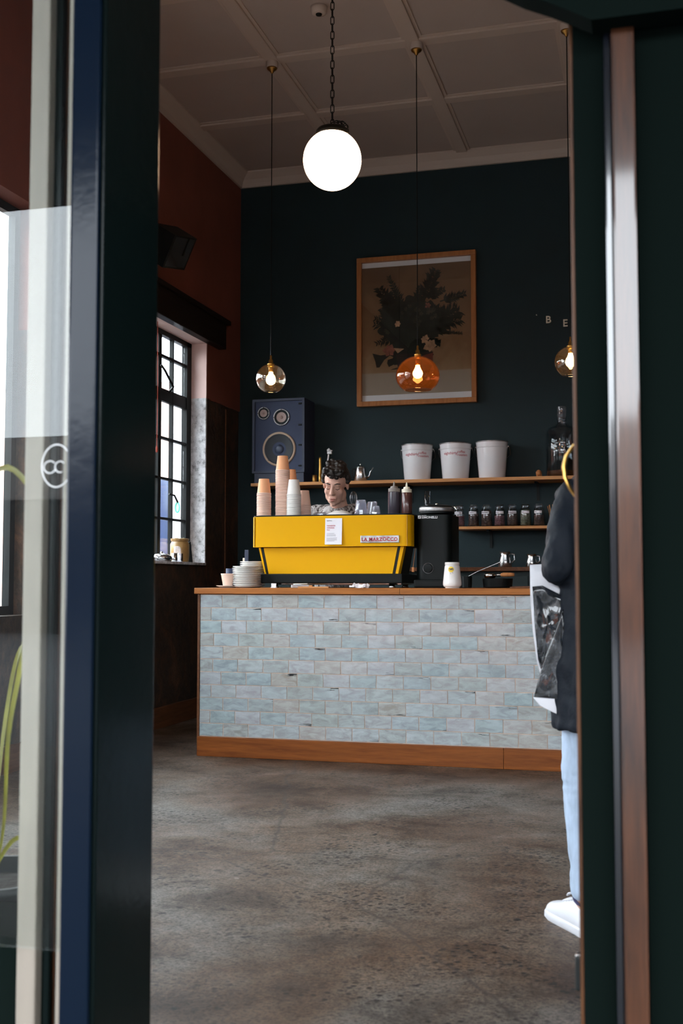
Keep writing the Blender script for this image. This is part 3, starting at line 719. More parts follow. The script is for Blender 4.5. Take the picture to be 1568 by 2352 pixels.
slant(-2.347, -2.333, -2.307, -2.296, 6.642, 6.68, 'black', 'side_gap'); slant(-2.362, -2.349, -2.318, -2.309, 6.638, 6.70, 'yellow', 'side_strip')
slant(-1.478, -1.462, -1.507, -1.492, 6.642, 6.68, 'black', 'side_gap'); slant(-1.461, -1.440, -1.491, -1.474, 6.638, 6.70, 'yellow', 'side_strip')
slant(-2.34, -1.47, -2.30, -1.50, 6.70, 7.06, 'black', 'boiler_housing')
mp('base', bb(B(), -2.335, -1.445, 6.60, 7.10, 1.028, 1.085, .006), 'black')
mp('drip_tray', bb(B(), -2.30, -1.47, 6.70, 7.11, 1.018, 1.03, .003), 'steel')
for fx in (-2.26, -1.52):
    for fy in (6.66, 7.04):
        bm = B(); lathe(bm, [(.02, 1.0), (.024, 1.004), (.018, 1.012), (.018, 1.03)], 16, (fx, fy, 0)); mp('foot', bm, 'steel', True)
for gx_ in (-2.15, -1.9, -1.65):
    bm = B(); lathe(bm, [(.034, 1.12), (.036, 1.15), (.036, 1.20), (.025, 1.25)], 20, (gx_, 7.09, 0)); tube(bm, [(gx_, 7.10, 1.135), (gx_ , 7.22, 1.125)], .012, 8)
    mp('group_head', bm, 'steel', 40)
bd = mp('badge', bb(B(), -1.698, -1.460, 6.590, 6.60, 1.270, 1.314, .003), 'steel_rough', label='silver name badge with red raised lettering')
def badge_text(t, size, x, z, mat):
    me = text_mesh(t, size, .0018, .0007, 1.12, 'CENTER'); me.materials.clear(); me.materials.append(M[mat])
    o = bpy.data.objects.new('lettering', me); C.objects.link(o); o.parent = bd
    o.rotation_euler = (R(90), 0, 0); o.location = (x, 6.589, z); return o
badge_text('LA MARZOCCO', .0285, -1.579, 1.2815, 'red_ink')
bm = B()
for (a, q, z) in ((-1.668, -1.640, 1.2805), (-1.648, -1.585, 1.2805), (-1.600, -1.560, 1.2805), (-1.560, -1.52, 1.3045), (-1.525, -1.478, 1.2805)): bb(bm, a, q, 6.5875, 6.590, z - .0012, z + .0012)
o = obj('lettering', bm, 'red_ink'); o.parent = bd
# lettering o.location offsets: badge part sits at -parent.location, so children are in world-like coordinates
pp = thing('paper_notice', 'white paper notice taped to the yellow machine', 'notice', (-1.866, 6.598, 1.262))
bm = B(); rows = []
for k in range(9):
    z = .159 * k / 8; y = -.002 - .012 * ((8 - k) / 8) ** 1.6
    rows.append([(-.053, y, z), (.053, y - .001, z), (.053, y - .0004, z), (-.053, y + .0006, z)])
loft(bm, rows); obj('sheet', bm, 'paper', pp)
def ptext(t, size, x, z, mat):
    y = -.0035 - .012 * (1 - z / .159) ** 1.6
    text_obj('lettering', t, size, mat, pp, (x, y - .0012, z), extrude=.0002)
ptext('eighthirty', .009, -.044, .142, 'dark_ink'); ptext('tanzania', .0165, -.042, .110, 'red_ink'); ptext('ndolezi', .0165, -.042, .097, 'red_ink'); ptext('filter', .011, -.042, .085, 'red_ink')
bm = B()
for k, (z, w) in enumerate(((.066, .048), (.058, .056), (.051, .058), (.038, .066), (.032, .064), (.026, .066), (.020, .05))):
    y = -.0045 - .012 * (1 - z / .159) ** 1.6; bb(bm, -.042, -.042 + w, y, y + .0006, z, z + .0022)
obj('small_print', bm, 'grey_ink', pp)

# stacks of paper cups, upside down on the cup tray
def cup_mesh(col, rimcol):
    bm = B(); prof = [(.0445, 0), (.0465, .002), (.0465, .006), (.0435, .008), (.0325, .098), (.031, .098), (.0305, .094), (0.0, .094)]
    lathe(bm, prof, 24, cap=False); bmesh.ops.recalc_face_normals(bm, faces=bm.faces[:])
    me = bpy.data.meshes.new('paper_cup'); bm.to_mesh(me); bm.free(); me.shade_smooth()
    me.materials.append(M[col]); me.materials.append(M[rimcol])
    for p in me.polygons:
        if p.center.z < .0085: p.material_index = 1
    return me
cupm = {'o': cup_mesh('peach_cup', 'pink_cup'), 'w': cup_mesh('white_cup', 'white_cup'), 'p': cup_mesh('pink_cup', 'pink_cup')}
def cup_stack(x, y, n, k, label, top_label, group, z0=1.445, step=.0098, sc=1.0):
    for i in range(n):
        o = bpy.data.objects.new('paper_cup', cupm[k]); C.objects.link(o)
        o.location = (x + random.uniform(-.0007, .0007), y + random.uniform(-.0007, .0007), z0 + i * step); o.scale = (sc, sc, 1)
        tag(o, top_label if i == n - 1 else label, 'cup', group)
cup_stack(-2.385, 6.80, 16, 'o', 'nested peach paper cup in the leftmost stack on the machine', 'topmost peach paper cup of the leftmost stack', 'peach cups in the leftmost stack')
cup_stack(-2.270, 6.83, 31, 'o', 'nested peach paper cup in the tallest stack on the machine', 'topmost peach paper cup of the tallest stack', 'peach cups in the tallest stack')
cup_stack(-2.278, 7.02, 24, 'o', 'nested peach paper cup in the stack hidden behind the tallest', 'topmost peach paper cup behind the tallest stack', 'peach cups behind the tallest stack')
cup_stack(-2.185, 6.80, 15, 'w', 'nested white paper cup in the stack beside the barista', 'topmost white paper cup of the stack beside the barista', 'white cups beside the barista')
cup_stack(-2.158, 6.93, 9, 'p', 'nested pale pink paper cup in the low stack behind the white cups', 'topmost pale pink cup of the low stack behind the white cups', 'pale pink cups behind the white stack', sc=.98)

# tumblers
def tumbler(name, label, x, y, z, h, r0, r1, grp='glass tumblers on the machine'):
    t = thing(name, label, 'glass', (x, y, z), group=grp)
    bm = B(); n = 24; prof = [(r0, 0), (r0 - .001, .02), (r0 * .93, .024), (r1, h - .004), (r1 * .9, h), (r1 * .85, h - .008), (r0 * .86, .02), (r0 - .0035, .001)]
    rings = []
    for (rr, zz) in prof:
        rings.append([(rr * (1 + (.03 if i % 2 else -.02) * (1 if .024 <= zz <= h - .006 else 0)) * math.cos(2 * PI * i / n), rr * (1 + (.03 if i % 2 else -.02) * (1 if .024 <= zz <= h - .006 else 0)) * math.sin(2 * PI * i / n), zz) for i in range(n)])
    loft(bm, rings, False); obj('body', bm, 'glass_tumbler', t)
    bm = B(); lathe(bm, [(r1 * .84, h - .0075), (r1 * .84, h - .003)], 20); obj('base', bm, 'glass_tumbler', t)
    return t
tumbler('tumbler', 'upturned glass tumbler, lower of two stacked next to the towel', -1.758, 6.84, 1.445, .085, .042, .031)
tumbler('tumbler', 'upturned glass tumbler, upper of two stacked next to the towel', -1.758, 6.84, 1.462, .085, .040, .030)
tumbler('tumbler', 'upturned glass tumbler standing in the middle of the glasses', -1.695, 6.88, 1.445, .093, .036, .029)
tumbler('tumbler', 'shortest upturned glass at the right end of the glasses', -1.655, 6.80, 1.445, .06, .031, .024)
# towel
bm = B(); n = 16
g = [[bm.verts.new((-1.965 + .155 * i / n, 6.74 + .15 * j / 8, 1.447 + max(.002, .036 * math.sin(PI * i / n) ** .6 * math.sin(PI * (j + .5) / 9) ** .7 + .008 * noise.noise(Vector((i * .6, j * .7, 3)))))) for j in range(9)] for i in range(n + 1)]
gb = [[bm.verts.new((v.co.x, v.co.y, 1.4455)) for v in row] for row in g]
for i in range(n):
    for j in range(8):
        bm.faces.new((g[i][j], g[i + 1][j], g[i + 1][j + 1], g[i][j + 1])); bm.faces.new((gb[i][j], gb[i][j + 1], gb[i + 1][j + 1], gb[i + 1][j]))
for i in range(n):
    bm.faces.new((g[i][0], gb[i][0], gb[i + 1][0], g[i + 1][0])); bm.faces.new((g[i][8], g[i + 1][8], gb[i + 1][8], gb[i][8]))
for j in range(8):
    bm.faces.new((g[0][j], g[0][j + 1], gb[0][j + 1], gb[0][j])); bm.faces.new((g[n][j], gb[n][j], gb[n][j + 1], g[n][j + 1]))
tag(obj('tea_towel', bm, 'towel', None, True), 'crumpled white tea towel on top of the yellow machine', 'towel')
tumbler('tumbler', 'low cut-glass dish in front of the barista', -2.03, 6.88, 1.445, .03, .05, .042)
# squeeze bottles behind the machine on a raised black stand
tag(obj('bottle_stand', bb(bb(B(), -1.64, -1.44, 6.86, 7.04, 1.4455, 1.452, .002), -1.63, -1.45, 6.87, 7.03, 1.452, 1.455, .001), 'black'), 'thin black mat under the two syrup bottles', 'mat')
def squeeze(label, x, y, r, h, liquid, cap, fill):
    t = thing('syrup_bottle', label, 'bottle', (x, y, 1.455), group='syrup bottles on the machine')
    bm = B(); lathe(bm, [(r * .92, 0), (r, .006), (r, h * .96), (r * .86, h), (r * .80, h + .004)], 28); obj('bottle', bm, liquid, t, 40)
    bm = B(); lathe(bm, [(r * .93, h - .004), (r * .93, h + .018), (r * .62, h + .021), (r * .55, h + .032), (.0075, h + .034), (.0035, h + .062), (.003, h + .062)], 28); obj('nozzle_cap', bm, cap, t, 40)
    return t
squeeze('tall squeeze bottle of dark syrup with a grey nozzle cap', -1.570, 6.95, .040, .150, 'syrup_dark', 'cap_grey', 1)
squeeze('smaller squeeze bottle of red-brown syrup with a cream nozzle cap', -1.485, 6.93, .034, .142, 'syrup_brown', 'cap_cream', 1)

# ------------------------------------------------------------------ grinder
gr = thing('coffee_grinder', 'black coffee grinder beside the yellow machine', 'grinder', (-1.275, 6.84, 1.0))
bm = B(); prism(bm, rrect(-1.384, -1.166, 6.70, 6.98, .05), 1.05, 1.44, 'Z'); part('body', bm, 'black', gr, 40)
bm = B(); bb(bm, -1.388, -1.160, 6.66, 7.00, 1.0, 1.05, .012); part('base', bm, 'black', gr)
bm = B(); lathe(bm, [(.085, 1.44), (.106, 1.452), (.108, 1.49), (.103, 1.497), (.06, 1.506), (.0, 1.507)], 36, (-1.275, 6.83, 0)); part('hopper_collar', bm, 'black', gr, 40)
bm = B(); lathe(bm, [(.1075, 1.463), (.1095, 1.466), (.1095, 1.486), (.1075, 1.489)], 36, (-1.275, 6.83, 0), False); part('collar_ring', bm, 'steel_rough', gr, True)
bm = B(); lathe(bm, [(.012, 1.505), (.010, 1.515), (0, 1.518)], 16, (-1.275, 6.83, 0)); part('lid_knob', bm, 'steel', gr, True)
bm = B(); tube(bm, [(-1.172, 6.79, 1.490), (-1.152, 6.775, 1.486), (-1.140, 6.76, 1.468)], .007, 8); part('lever', bm, 'steel', gr, True)
text_obj('lettering', 'SIMONELLI', .0195, 'white_ink', gr, Vector((-1.345, 6.6995, 1.4175)) - gr.location, extrude=.0004, bold=.0004, spacing=1.05)
text_obj('lettering', 'NUOVA', .0085, 'white_ink', gr, Vector((-1.345, 6.6995, 1.4325)) - gr.location, extrude=.0004)
bm = B(); bb(bm, -1.3665, -1.349, 6.699, 6.70, 1.4165, 1.4355); emb = part('emblem', bm, 'white_ink', gr)
bm = B(); prism(bm, [(-1.363, 1.4205), (-1.359, 1.4195), (-1.3525, 1.4315), (-1.3565, 1.4325)], 6.6985, 6.6992, 'Y'); part('emblem_stroke', bm, 'black', gr)
bm = B(); tube(bm, [(-1.306 + .031 * math.cos(t), 6.697, 1.118 + .031 * math.sin(t)) for t in [2 * PI * k / 24 for k in range(24)]], .0012, 5, closed=True); part('dial_ring', bm, 'steel_rough', gr)
bm = B(); lathe(bm, [(.027, 0), (.025, .012), (.006, .014), (0, .014)], 24, (-1.306, 6.70, 1.118), True, Matrix.Rotation(R(90), 3, 'X')); part('dial', bm, 'black', gr, 40)
bm = B(); bb(bm, -1.392, -1.377, 6.63, 6.637, 1.095, 1.123, .002); tube(bm, [(-1.3845, 6.634, 1.122), (-1.3835, 6.70, 1.24)], .0012, 5); 
part('wood_tag', bm, 'frame_wood', gr)
# water glass on the grinder lid
g_ = thing('water_glass', 'small clear glass standing on the grinder hopper', 'glass', (-1.345, 6.88, 1.4985))
bm = B(); lathe(bm, [(.016, 0), (.019, .1), (.0175, .1), (.0148, .003), (0, .003)], 20, cap=False); obj('body', bm, 'glass_jar', g_, True)

# tip jar with sticker
tj = thing('tip_jar', 'white tapered jar with a yellow round sticker on the counter', 'jar', (-1.129, 6.52, 1.0))
bm = B(); lathe(bm, [(.040, 0), (.042, .006), (.050, .010), (.0545, .02), (.054, .034), (.0435, .128), (.0405, .131), (.0425, .134), (.0425, .148), (.0395, .150), (.037, .146), (.036, .12)], 40, cap=False); obj('body', bm, 'jar_white', tj, 40)
bm = B(); lathe(bm, [(.0, .139), (.037, .139), (.038, .142), (0, .144)], 24); obj('lid_lining', bm, 'red_ink', tj)
def wrap(me, cx_r, zc, rfun, a0):     # bend flat artwork (x,z) onto a turned body
    for v in me.vertices:
        z = zc + v.co.y; r = rfun(z) + .0006 + v.co.z; a = a0 + v.co.x / r
        v.co = (r * math.cos(a), r * math.sin(a), z)
    return me
rj = lambda z: .054 + (.0435 - .054) * (z - .034) / (.128 - .034)
bm = B(); pts = []
for k in range(28): t = 2 * PI * k / 28; rr = .0172 * (1 + (.05 if k % 2 else -.05)); pts.append((rr * math.cos(t), rr * math.sin(t)))
vs = [bm.verts.new((a, q, 0)) for a, q in pts]; cv = bm.verts.new((0, 0, 0))
for k in range(28): bm.faces.new((cv, vs[k], vs[(k + 1) % 28]))
me = bpy.data.meshes.new('sticker'); bm.to_mesh(me); bm.free(); wrap(me, 0, .108, rj, R(-90 + 15 - 14)); stk = mobj('sticker', me, 'yellow_sticker', tj)
me = text_mesh('TIPS', .0145, .0003, .0004, 1.0, 'CENTER')
for v in me.vertices: v.co.y -= .004; v.co.z += .0006
mobj('sticker_lettering', wrap(me, 0, .108, rj, R(-89)), 'dark_ink', tj)
bm = B(); 
for a_, z_ in ((-.014, .090), (-.004, .086), (.008, .091), (-.001, .083), (.011, .087)):
    vs = [bm.verts.new((a_ + .0016 * math.cos(2 * PI * k / 8), z_ - .108 + .0013 * math.sin(2 * PI * k / 8), 0)) for k in range(8)]; bm.faces.new(vs)
me = bpy.data.meshes.new('drip'); bm.to_mesh(me); bm.free(); mobj('sticker_dots', wrap(me, 0, .108, rj, R(-89)), 'dark_ink', tj)

# knock box, portafilter, bar spoon, tray
kb = thing('knock_box', 'black knock box near the right end of the counter', 'knock box', (-.90, 6.78, 1.0))
bm = B(); lathe(bm, [(.075, 0), (.085, .006), (.09, .055), (.084, .056), (.078, .012), (0, .01)], 32, cap=False); obj('bin', bm, 'black', kb, 40)
bm = B(); tube(bm, [(-.088, 0, .048), (.088, 0, .048)], .009, 10); obj('bar', bm, 'black', kb)
pf = thing('portafilter', 'portafilter with an orange wooden handle lying on the knock box', 'portafilter', (-.92, 6.74, 1.056))
bm = B(); lathe(bm, [(.018, .002), (.03, .004), (.036, .016), (.036, .030), (.033, .030), (.031, .010), (0, .010)], 28, (-.02, 0, 0), cap=False); obj('basket', bm, 'steel', pf, True)
bm = B(); tube(bm, [(.012, 0, .020), (.05, -.004, .022)], .007, 8); obj('neck', bm, 'steel', pf, True)
bm = B(); tube(bm, [(.045, -.004, .022), (.06, -.006, .0225), (.10, -.01, .023), (.125, -.012, .023)], [.009, .013, .012, .0105], 10); obj('handle', bm, 'frame_wood', pf, True)
sp = thing('bar_spoon', 'long thin steel spoon standing in a small black pot', 'spoon', (-1.07, 6.72, 1.0))
bm = B(); tube(bm, [(-.02, 0, .058), (.06, .01, .10), (.15, .02, .137), (.20, .025, .158)], [.0022, .0018, .0018, .003], 6); obj('shaft', bm, 'steel', sp)
bm = B(); lathe(bm, [(.03, 0), (.034, .003), (.036, .07), (.033, .07), (.031, .006), (0, .006)], 24, (-.01, 0, 0), cap=False)
pt_ = obj('spoon_pot', bm, 'black'); pt_.location = (-1.07, 6.72, 1.0); tag(pt_, 'small black pot behind the white tip jar', 'pot')
tag(obj('serving_tray', bb(bb(B(), -.80, -.62, 6.55, 6.72, 1.0, 1.008, .003), -.79, -.63, 6.56, 6.71, 1.008, 1.011, .002), 'brown_wood'), 'small brown wooden board at the right of the counter', 'board')

# odds and ends along the counter front
def small(name, bm, mat, label, cat, sm=False): return tag(obj(name, bm, mat, None, sm), label, cat)
small('card_holder', bb(bb(B(), -2.235, -2.202, 6.50, 6.53, 1.0, 1.004), -2.235, -2.204, 6.512, 6.517, 1.004, 1.027, .001), 'paper', 'small white card standing under the left end of the machine', 'card')
bm = B(); tube(bm, [(-2.09, 6.50, 1.022), (-2.00, 6.495, 1.024)], .004, 8); bb(bm, -2.10, -1.99, 6.49, 6.505, 1.0, 1.018, .002); small('steel_clip', bm, 'steel', 'steel clip lying in front of the machine base', 'clip')
bm = B(); bb(bm, -2.04, -1.85, 6.43, 6.47, 1.0, 1.008, .002); bb(bm, -1.975, -1.955, 6.44, 6.46, 1.008, 1.016, .001); small('wooden_stirrer', bm, 'shelf_wood', 'pale wooden stirrers lying before the machine', 'stirrer')
bm = B()
for k in range(7):
    a = k * .9; box(bm, (-1.72 + .016 * k, 6.48 + .012 * math.sin(a), 1.010 + .005 * math.sin(a * 1.7)), (.03, .02, .010), 0, Euler((a, a * .7, a * .4)).to_matrix())
small('crumpled_foil', bm, 'paper', 'crumpled white wrapper in front of the machine', 'wrapper')

# ------------------------------------------------------------------ plates and cup at left end of counter
def saucer_mesh(r):
    bm = B(); lathe(bm, [(r * .55, 0), (r * .62, .001), (r * .98, .010), (r, .0125), (r * .985, .0135), (r * .6, .005), (0, .0045)], 36); bmesh.ops.recalc_face_normals(bm, faces=bm.faces[:])
    me = bpy.data.meshes.new('saucer'); bm.to_mesh(me); bm.free(); me.shade_smooth(); me.materials.append(M['white_ceramic']); return me
sm_ = saucer_mesh(.079)
def plates(x, y, n, z0, label, top, grp, step=.0107, me=sm_):
    for i in range(n):
        o = bpy.data.objects.new('saucer', me); C.objects.link(o)
        o.location = (x + random.uniform(-.002, .002), y + random.uniform(-.002, .002), z0 + i * step); o.rotation_euler = (0, 0, random.random() * 6)
        tag(o, top if i == n - 1 else label, 'plate', grp)
plates(-2.398, 6.50, 12, 1.0, 'white saucer in the tall front stack on the counter', 'topmost white saucer of the tall front stack', 'white saucers in the front stack')
plates(-2.425, 6.70, 15, 1.0, 'white saucer in the stack behind, beside the machine', 'topmost white saucer of the stack behind', 'white saucers in the rear stack')
sc_ = obj('saucer', bm := lathe(B(), [(.035, 0), (.04, .001), (.068, .012), (.07, .014), (.066, .014), (.04, .005), (0, .0045)], 32), 'white_ceramic', None, True, (-2.500, 6.47, 1.0)); tag(sc_, 'single white saucer under the blush coffee cup', 'plate')
cp = thing('coffee_cup', 'blush pink coffee cup on a saucer at the counter end', 'cup', (-2.500, 6.47, 1.0046))
bm = B(); lathe(bm, [(.022, 0), (.028, .003), (.041, .078), (.042, .082), (.039, .081), (.026, .006), (0, .005)], 32); obj('body', bm, 'blush_cup', cp, True)
bm = B(); tube(bm, [(.036, .012, .062), (.054, .018, .062), (.060, .02, .05), (.052, .018, .036), (.032, .011, .030)], .0035, 8); obj('handle', bm, 'white_ceramic', cp, True)
bm = B(); lathe(bm, [(.030, 1.0), (.032, 1.003), (.032, 1.12), (.029, 1.12), (.028, 1.006), (0, 1.006)], 24, (-2.575, 6.72, 0), cap=False); small('utensil_pot', bm, 'navy', 'dark blue utensil pot behind the coffee cup', 'pot', True)
ut = thing('spatula', 'blue-handled spatula standing in a steel pitcher', 'spatula', (-2.505, 6.80, 1.0085))
bm = B(); tube(bm, [(0, 0, 0), (.004, 0, .14)], .004, 8); obj('shaft', bm, 'steel', ut)
bm = B(); box(bm, (.006, 0, .185), (.026, .012, .092), .004); obj('handle', bm, 'navy_edge', ut)
bm = B(); box(bm, (-.014, .004, .155), (.016, .006, .05), .002); obj('label_tag', bm, 'cap_cream', ut)
bm = B(); lathe(bm, [(.036, 0), (.038, .004), (.036, .10), (.034, .10), (.035, .008), (0, .007)], 24, cap=False); pj = obj('milk_pitcher', bm, 'steel', None, True, (-2.505, 6.80, 1.0)); tag(pj, 'steel milk pitcher behind the saucers', 'pitcher')

# ------------------------------------------------------------------ back wall: shelves, speaker, pails, jars
def shelf(name, label, x0, x1, y0, z0, z1, nb):
    t = thing(name, label, 'shelf', (x0, y0, z0))
    o = bb(B(), x0, x1, y0, YB, z0, z1, .003); part('board', o, 'shelf_wood', t)
    for k in range(nb):
        x = x0 + .25 + (x1 - x0 - .5) * k / max(1, nb - 1)
        part('bracket', bb(bb(B(), x - .01, x + .01, YB - .20, YB, z0 - .012, z0), x - .01, x + .01, YB - .012, YB, z0 - .14, z0 - .012), 'black_metal', t)
    return t
shelf('wall_shelf', 'long pine shelf on the teal wall holding pails and speaker', -3.174, .4, 8.72, 1.816, 1.842, 4)
shelf('jar_shelf', 'short lower pine shelf holding a row of glass jars', -1.50, -.20, 8.78, 1.445, 1.467, 2)
SZ = 1.842
ls = thing('loudspeaker', 'navy loudspeaker with three exposed drivers on the shelf', 'speaker', (-2.945, 8.87, SZ))
part('plinth', bb(B(), -3.158, -2.730, 8.757, 9.03, SZ, 1.925, .004), 'navy_edge', ls)
bm = B(); bb(bm, -3.172, -2.722, 8.77, 9.03, 1.925, 2.535)
part('cabinet', bm, 'navy_edge', ls)
bm = B()
for a in ((-3.172, -3.152, 1.925, 2.535), (-2.742, -2.722, 1.925, 2.535), (-3.152, -2.742, 2.517, 2.535), (-3.152, -2.742, 1.925, 1.943)): bb(bm, a[0], a[1], 8.745, 8.77, a[2], a[3])
part('cabinet_lip', bm, 'navy_edge', ls)
part('baffle', bb(B(), -3.152, -2.742, 8.760, 8.77, 1.943, 2.517), 'navy', ls)
def driver(cx, cz, r, big):
    RX = Matrix.Rotation(R(90), 3, 'X')
    y = 8.760
    d = part('driver', lathe(B(), [(r, 0), (r, .008), (r * .93, .012), (r * .86, .009), (r * .80, .006)], 40, (cx, y, cz), False, RX), 'cone_tan' if big else 'steel_rough', ls, True)
    def sub(nm, prof, mt):
        o = obj(nm, lathe(B(), prof, 36, (cx, y, cz), False, RX), mt, None, True); o.parent = d; return o
    if big:
        sub('surround', [(r * .90, .008), (r * .85, .014), (r * .79, .008)], 'cone'); sub('cone', [(r * .80, .008), (r * .32, -.002), (.0, -.003)], 'cone'); sub('dust_cap', [(r * .28, .0), (r * .22, .010), (r * .1, .0145), (0, .015)], 'dustcap')
    else:
        sub('ring_plate', [(r * .95, .010), (r * .60, .008)], 'black'); sub('cone', [(r * .60, .009), (r * .22, .004), (0, .004)], 'cone_pale'); sub('dust_cap', [(r * .2, .005), (r * .13, .012), (0, .014)], 'cone_pale')
    for k in range(4):
        a = PI / 4 * (1 if big else 2) + PI / 2 * k
        o = obj('screw', lathe(B(), [(.0055, .009), (.005, .014), (0, .0145)], 8, (cx + r * .88 * math.cos(a), y, cz + r * .88 * math.sin(a)), False, RX), 'steel', None, True); o.parent = d
driver(-3.076, 2.420, .052, False); driver(-2.922, 2.382, .070, False); driver(-2.942, 2.120, .142, True)
for z in (2.49, 2.315, 2.15, 1.98): part('grille_clip', bb(B(), -2.775, -2.750, 8.752, 8.760, z - .006, z + .006), 'black', ls)
# pails
def pail(label, x, logo, h=.290):
    t = thing('pail', label, 'pail', (x, 8.89, SZ), group='white metal pails on the shelf')
    bm = B(); lathe(bm, [(.100, 0), (.103, .004), (.1215, h * .80), (.1215, h * .82), (.1245, h * .83), (.1245, h * .84), (.122, h * .85), (.1245, h - .012), (.1245, h - .004)], 48); obj('body', bm, 'white_enamel', t, 40)
    bm = B(); lathe(bm, [(.1245, h - .008), (.128, h - .006), (.128, h), (.124, h + .002), (.118, h - .004), (0, h - .003)], 48, cap=False); obj('lid', bm, 'steel_rough', t, True)
    for s_ in (-1, 1):
        bm = B(); lathe(bm, [(.006, 0), (.006, .012), (0, .013)], 12, (s_ * .122, 0, h * .87), True, Matrix.Rotation(R(90 * s_), 3, 'Y')); obj('lug', bm, 'steel', t, True)
    bm = B(); tube(bm, [(-.134, 0, h * .87), (-.138, -.02, h * .78), (-.133, -.05, h * .68), (-.10, -.095, h * .60), (-.05, -.122, h * .56), (0, -.13, h * .55), (.05, -.122, h * .56), (.10, -.095, h * .60), (.133, -.05, h * .68), (.138, -.02, h * .78), (.134, 0, h * .87)] if False else
         [(-.134, 0, h * .87), (-.140, .03, h * .76), (-.135, .06, h * .66), (-.10, .10, h * .58), (0, .135, h * .54), (.10, .10, h * .58), (.135, .06, h * .66), (.140, .03, h * .76), (.134, 0, h * .87)], .0016, 6); obj('bail_handle', bm, 'steel', t)
    if logo:
        rp = lambda z: .103 + (.1215 - .103) * (z - .004) / (h * .8 - .004)
        for tx, s_, a0, z, mt in (('eighthirty', .030, R(-90 - 38), .195, 'red_ink'), ('coffee', .028, R(-90 + 16), .206, 'dark_red'), ('roasters', .028, R(-90 + 16), .182, 'dark_red')):
            me = text_mesh(tx, s_, .0003, .0002)
            mobj('lettering', wrap(me, 0, z, rp, a0), 'red_ink', t)
        bm = B(); bb(bm, -.0006, .0006, -.022, .022, 0, .0003); me = bpy.data.meshes.new('rule'); bm.to_mesh(me); bm.free()
        mobj('divider_line', wrap(me, 0, .200, rp, R(-90 + 9)), 'grey_ink', t)
    return t
pail('white metal pail with red lettering, nearest the picture on the shelf', -1.818, True)
pail('white metal pail with red lettering, middle of the three pails', -1.508, True)
pail('plain white metal pail without lettering on the shelf', -1.217, False, .296)
# flagon
fg = thing('glass_flagon', 'large clear glass flagon with stopper at the right end of the shelf', 'bottle', (-.672, 8.885, SZ))
bm = B(); lathe(bm, [(.118, 0), (.125, .008), (.125, .36), (.11, .385), (.045, .40), (.035, .42), (.035, .46), (.04, .465), (.036, .465), (.031, .42), (.105, .378), (.119, .35), (.119, .012), (0, .010)], 40, cap=False); obj('body', bm, 'glass_jar', fg, True)
bm = B(); lathe(bm, [(.0305, .45), (.030, .47), (.034, .485), (.034, .55), (.028, .556), (0, .556)], 24); obj('stopper', bm, 'glass_tumbler', fg, 40)
bm = B(); lathe(bm, [(.114, .0125), (.116, .05), (0, .052)], 32); obj('dregs', bm, 'brown_wood', fg, True)
bm = B(); lathe(bm, [(0, -.045), (.018, -.045), (.022, -.02), (.022, .03), (.016, .045), (0, .046)], 20, (0, 0, .022), True, Matrix.Rotation(R(68), 3, 'X')); wp = obj('wooden_pestle', bm, 'frame_wood', None, True, (-.842, 8.80, SZ)); tag(wp, 'small round-ended wooden pestle next to the glass flagon', 'pestle')
# steel kettle
kt = thing('kettle', 'small steel kettle with spout on the shelf behind the barista', 'kettle', (-2.278, 8.85, SZ))
bm = B(); lathe(bm, [(.052, 0), (.056, .004), (.040, .112), (.038, .116), (.036, .116)], 36); obj('body', bm, 'steel', kt, True)
bm = B(); lathe(bm, [(.039, .114), (.036, .122), (.012, .130), (.006, .132), (.008, .142), (.005, .150), (0, .151)], 28); obj('lid', bm, 'steel', kt, True)
bm = B(); tube(bm, [(.050, 0, .03), (.075, -.005, .05), (.083, -.006, .08), (.108, -.008, .115)], [.008, .006, .005, .0045], 8); obj('spout', bm, 'steel', kt, True)
bm = B(); tube(bm, [(-.038, 0, .105), (-.065, 0, .108), (-.072, 0, .085), (-.062, 0, .045), (-.05, 0, .035)], .005, 8); obj('handle', bm, 'black', kt, True)
# brass candlestick-like tube and white desk lamp
bt = thing('pepper_mill', 'tall slim brass mill on the shelf beside the speaker', 'mill', (-2.620, 8.85, SZ))
bm = B(); lathe(bm, [(.013, 0), (.015, .003), (.015, .055), (.013, .06), (.013, .12), (.0115, .16), (.012, .20), (.008, .214), (0, .216)], 20); obj('body', bm, 'brass', bt, True)
bm = B(); lathe(bm, [(.018, 0), (.02, .004), (.02, .062), (.018, .064), (0, .064)], 20); o = obj('shaker', bm, 'brass_dull', None, True, (-2.662, 8.83, SZ)); tag(o, 'short dark brass shaker beside the tall mill', 'shaker')
lm = thing('desk_lamp', 'slim white lamp on the shelf behind the barista', 'lamp', (-2.575, 8.87, SZ))
bm = B(); lathe(bm, [(.03, 0), (.032, .004), (.026, .03), (.022, .075), (.008, .085), (0, .086)], 24); obj('base', bm, 'white_enamel', lm, True)
bm = B(); tube(bm, [(0, 0, .08), (.012, 0, .16), (.022, 0, .235)], .006, 8); obj('stem', bm, 'white_enamel', lm)
bm = B(); box(bm, (.032, -.004, .248), (.036, .026, .022), .004); tube(bm, [(.012, -.01, .262), (.030, -.012, .285), (.012, -.01, .27)], .004, 6); lathe(bm, [(.014, 0), (.016, .008), (.008, .018), (0, .019)], 16, (.026, -.004, .262)); lathe(bm, [(.009, 0), (.009, .008), (0, .01)], 12, (.048, -.006, .260)); obj('head', bm, 'white_enamel', lm, 40)
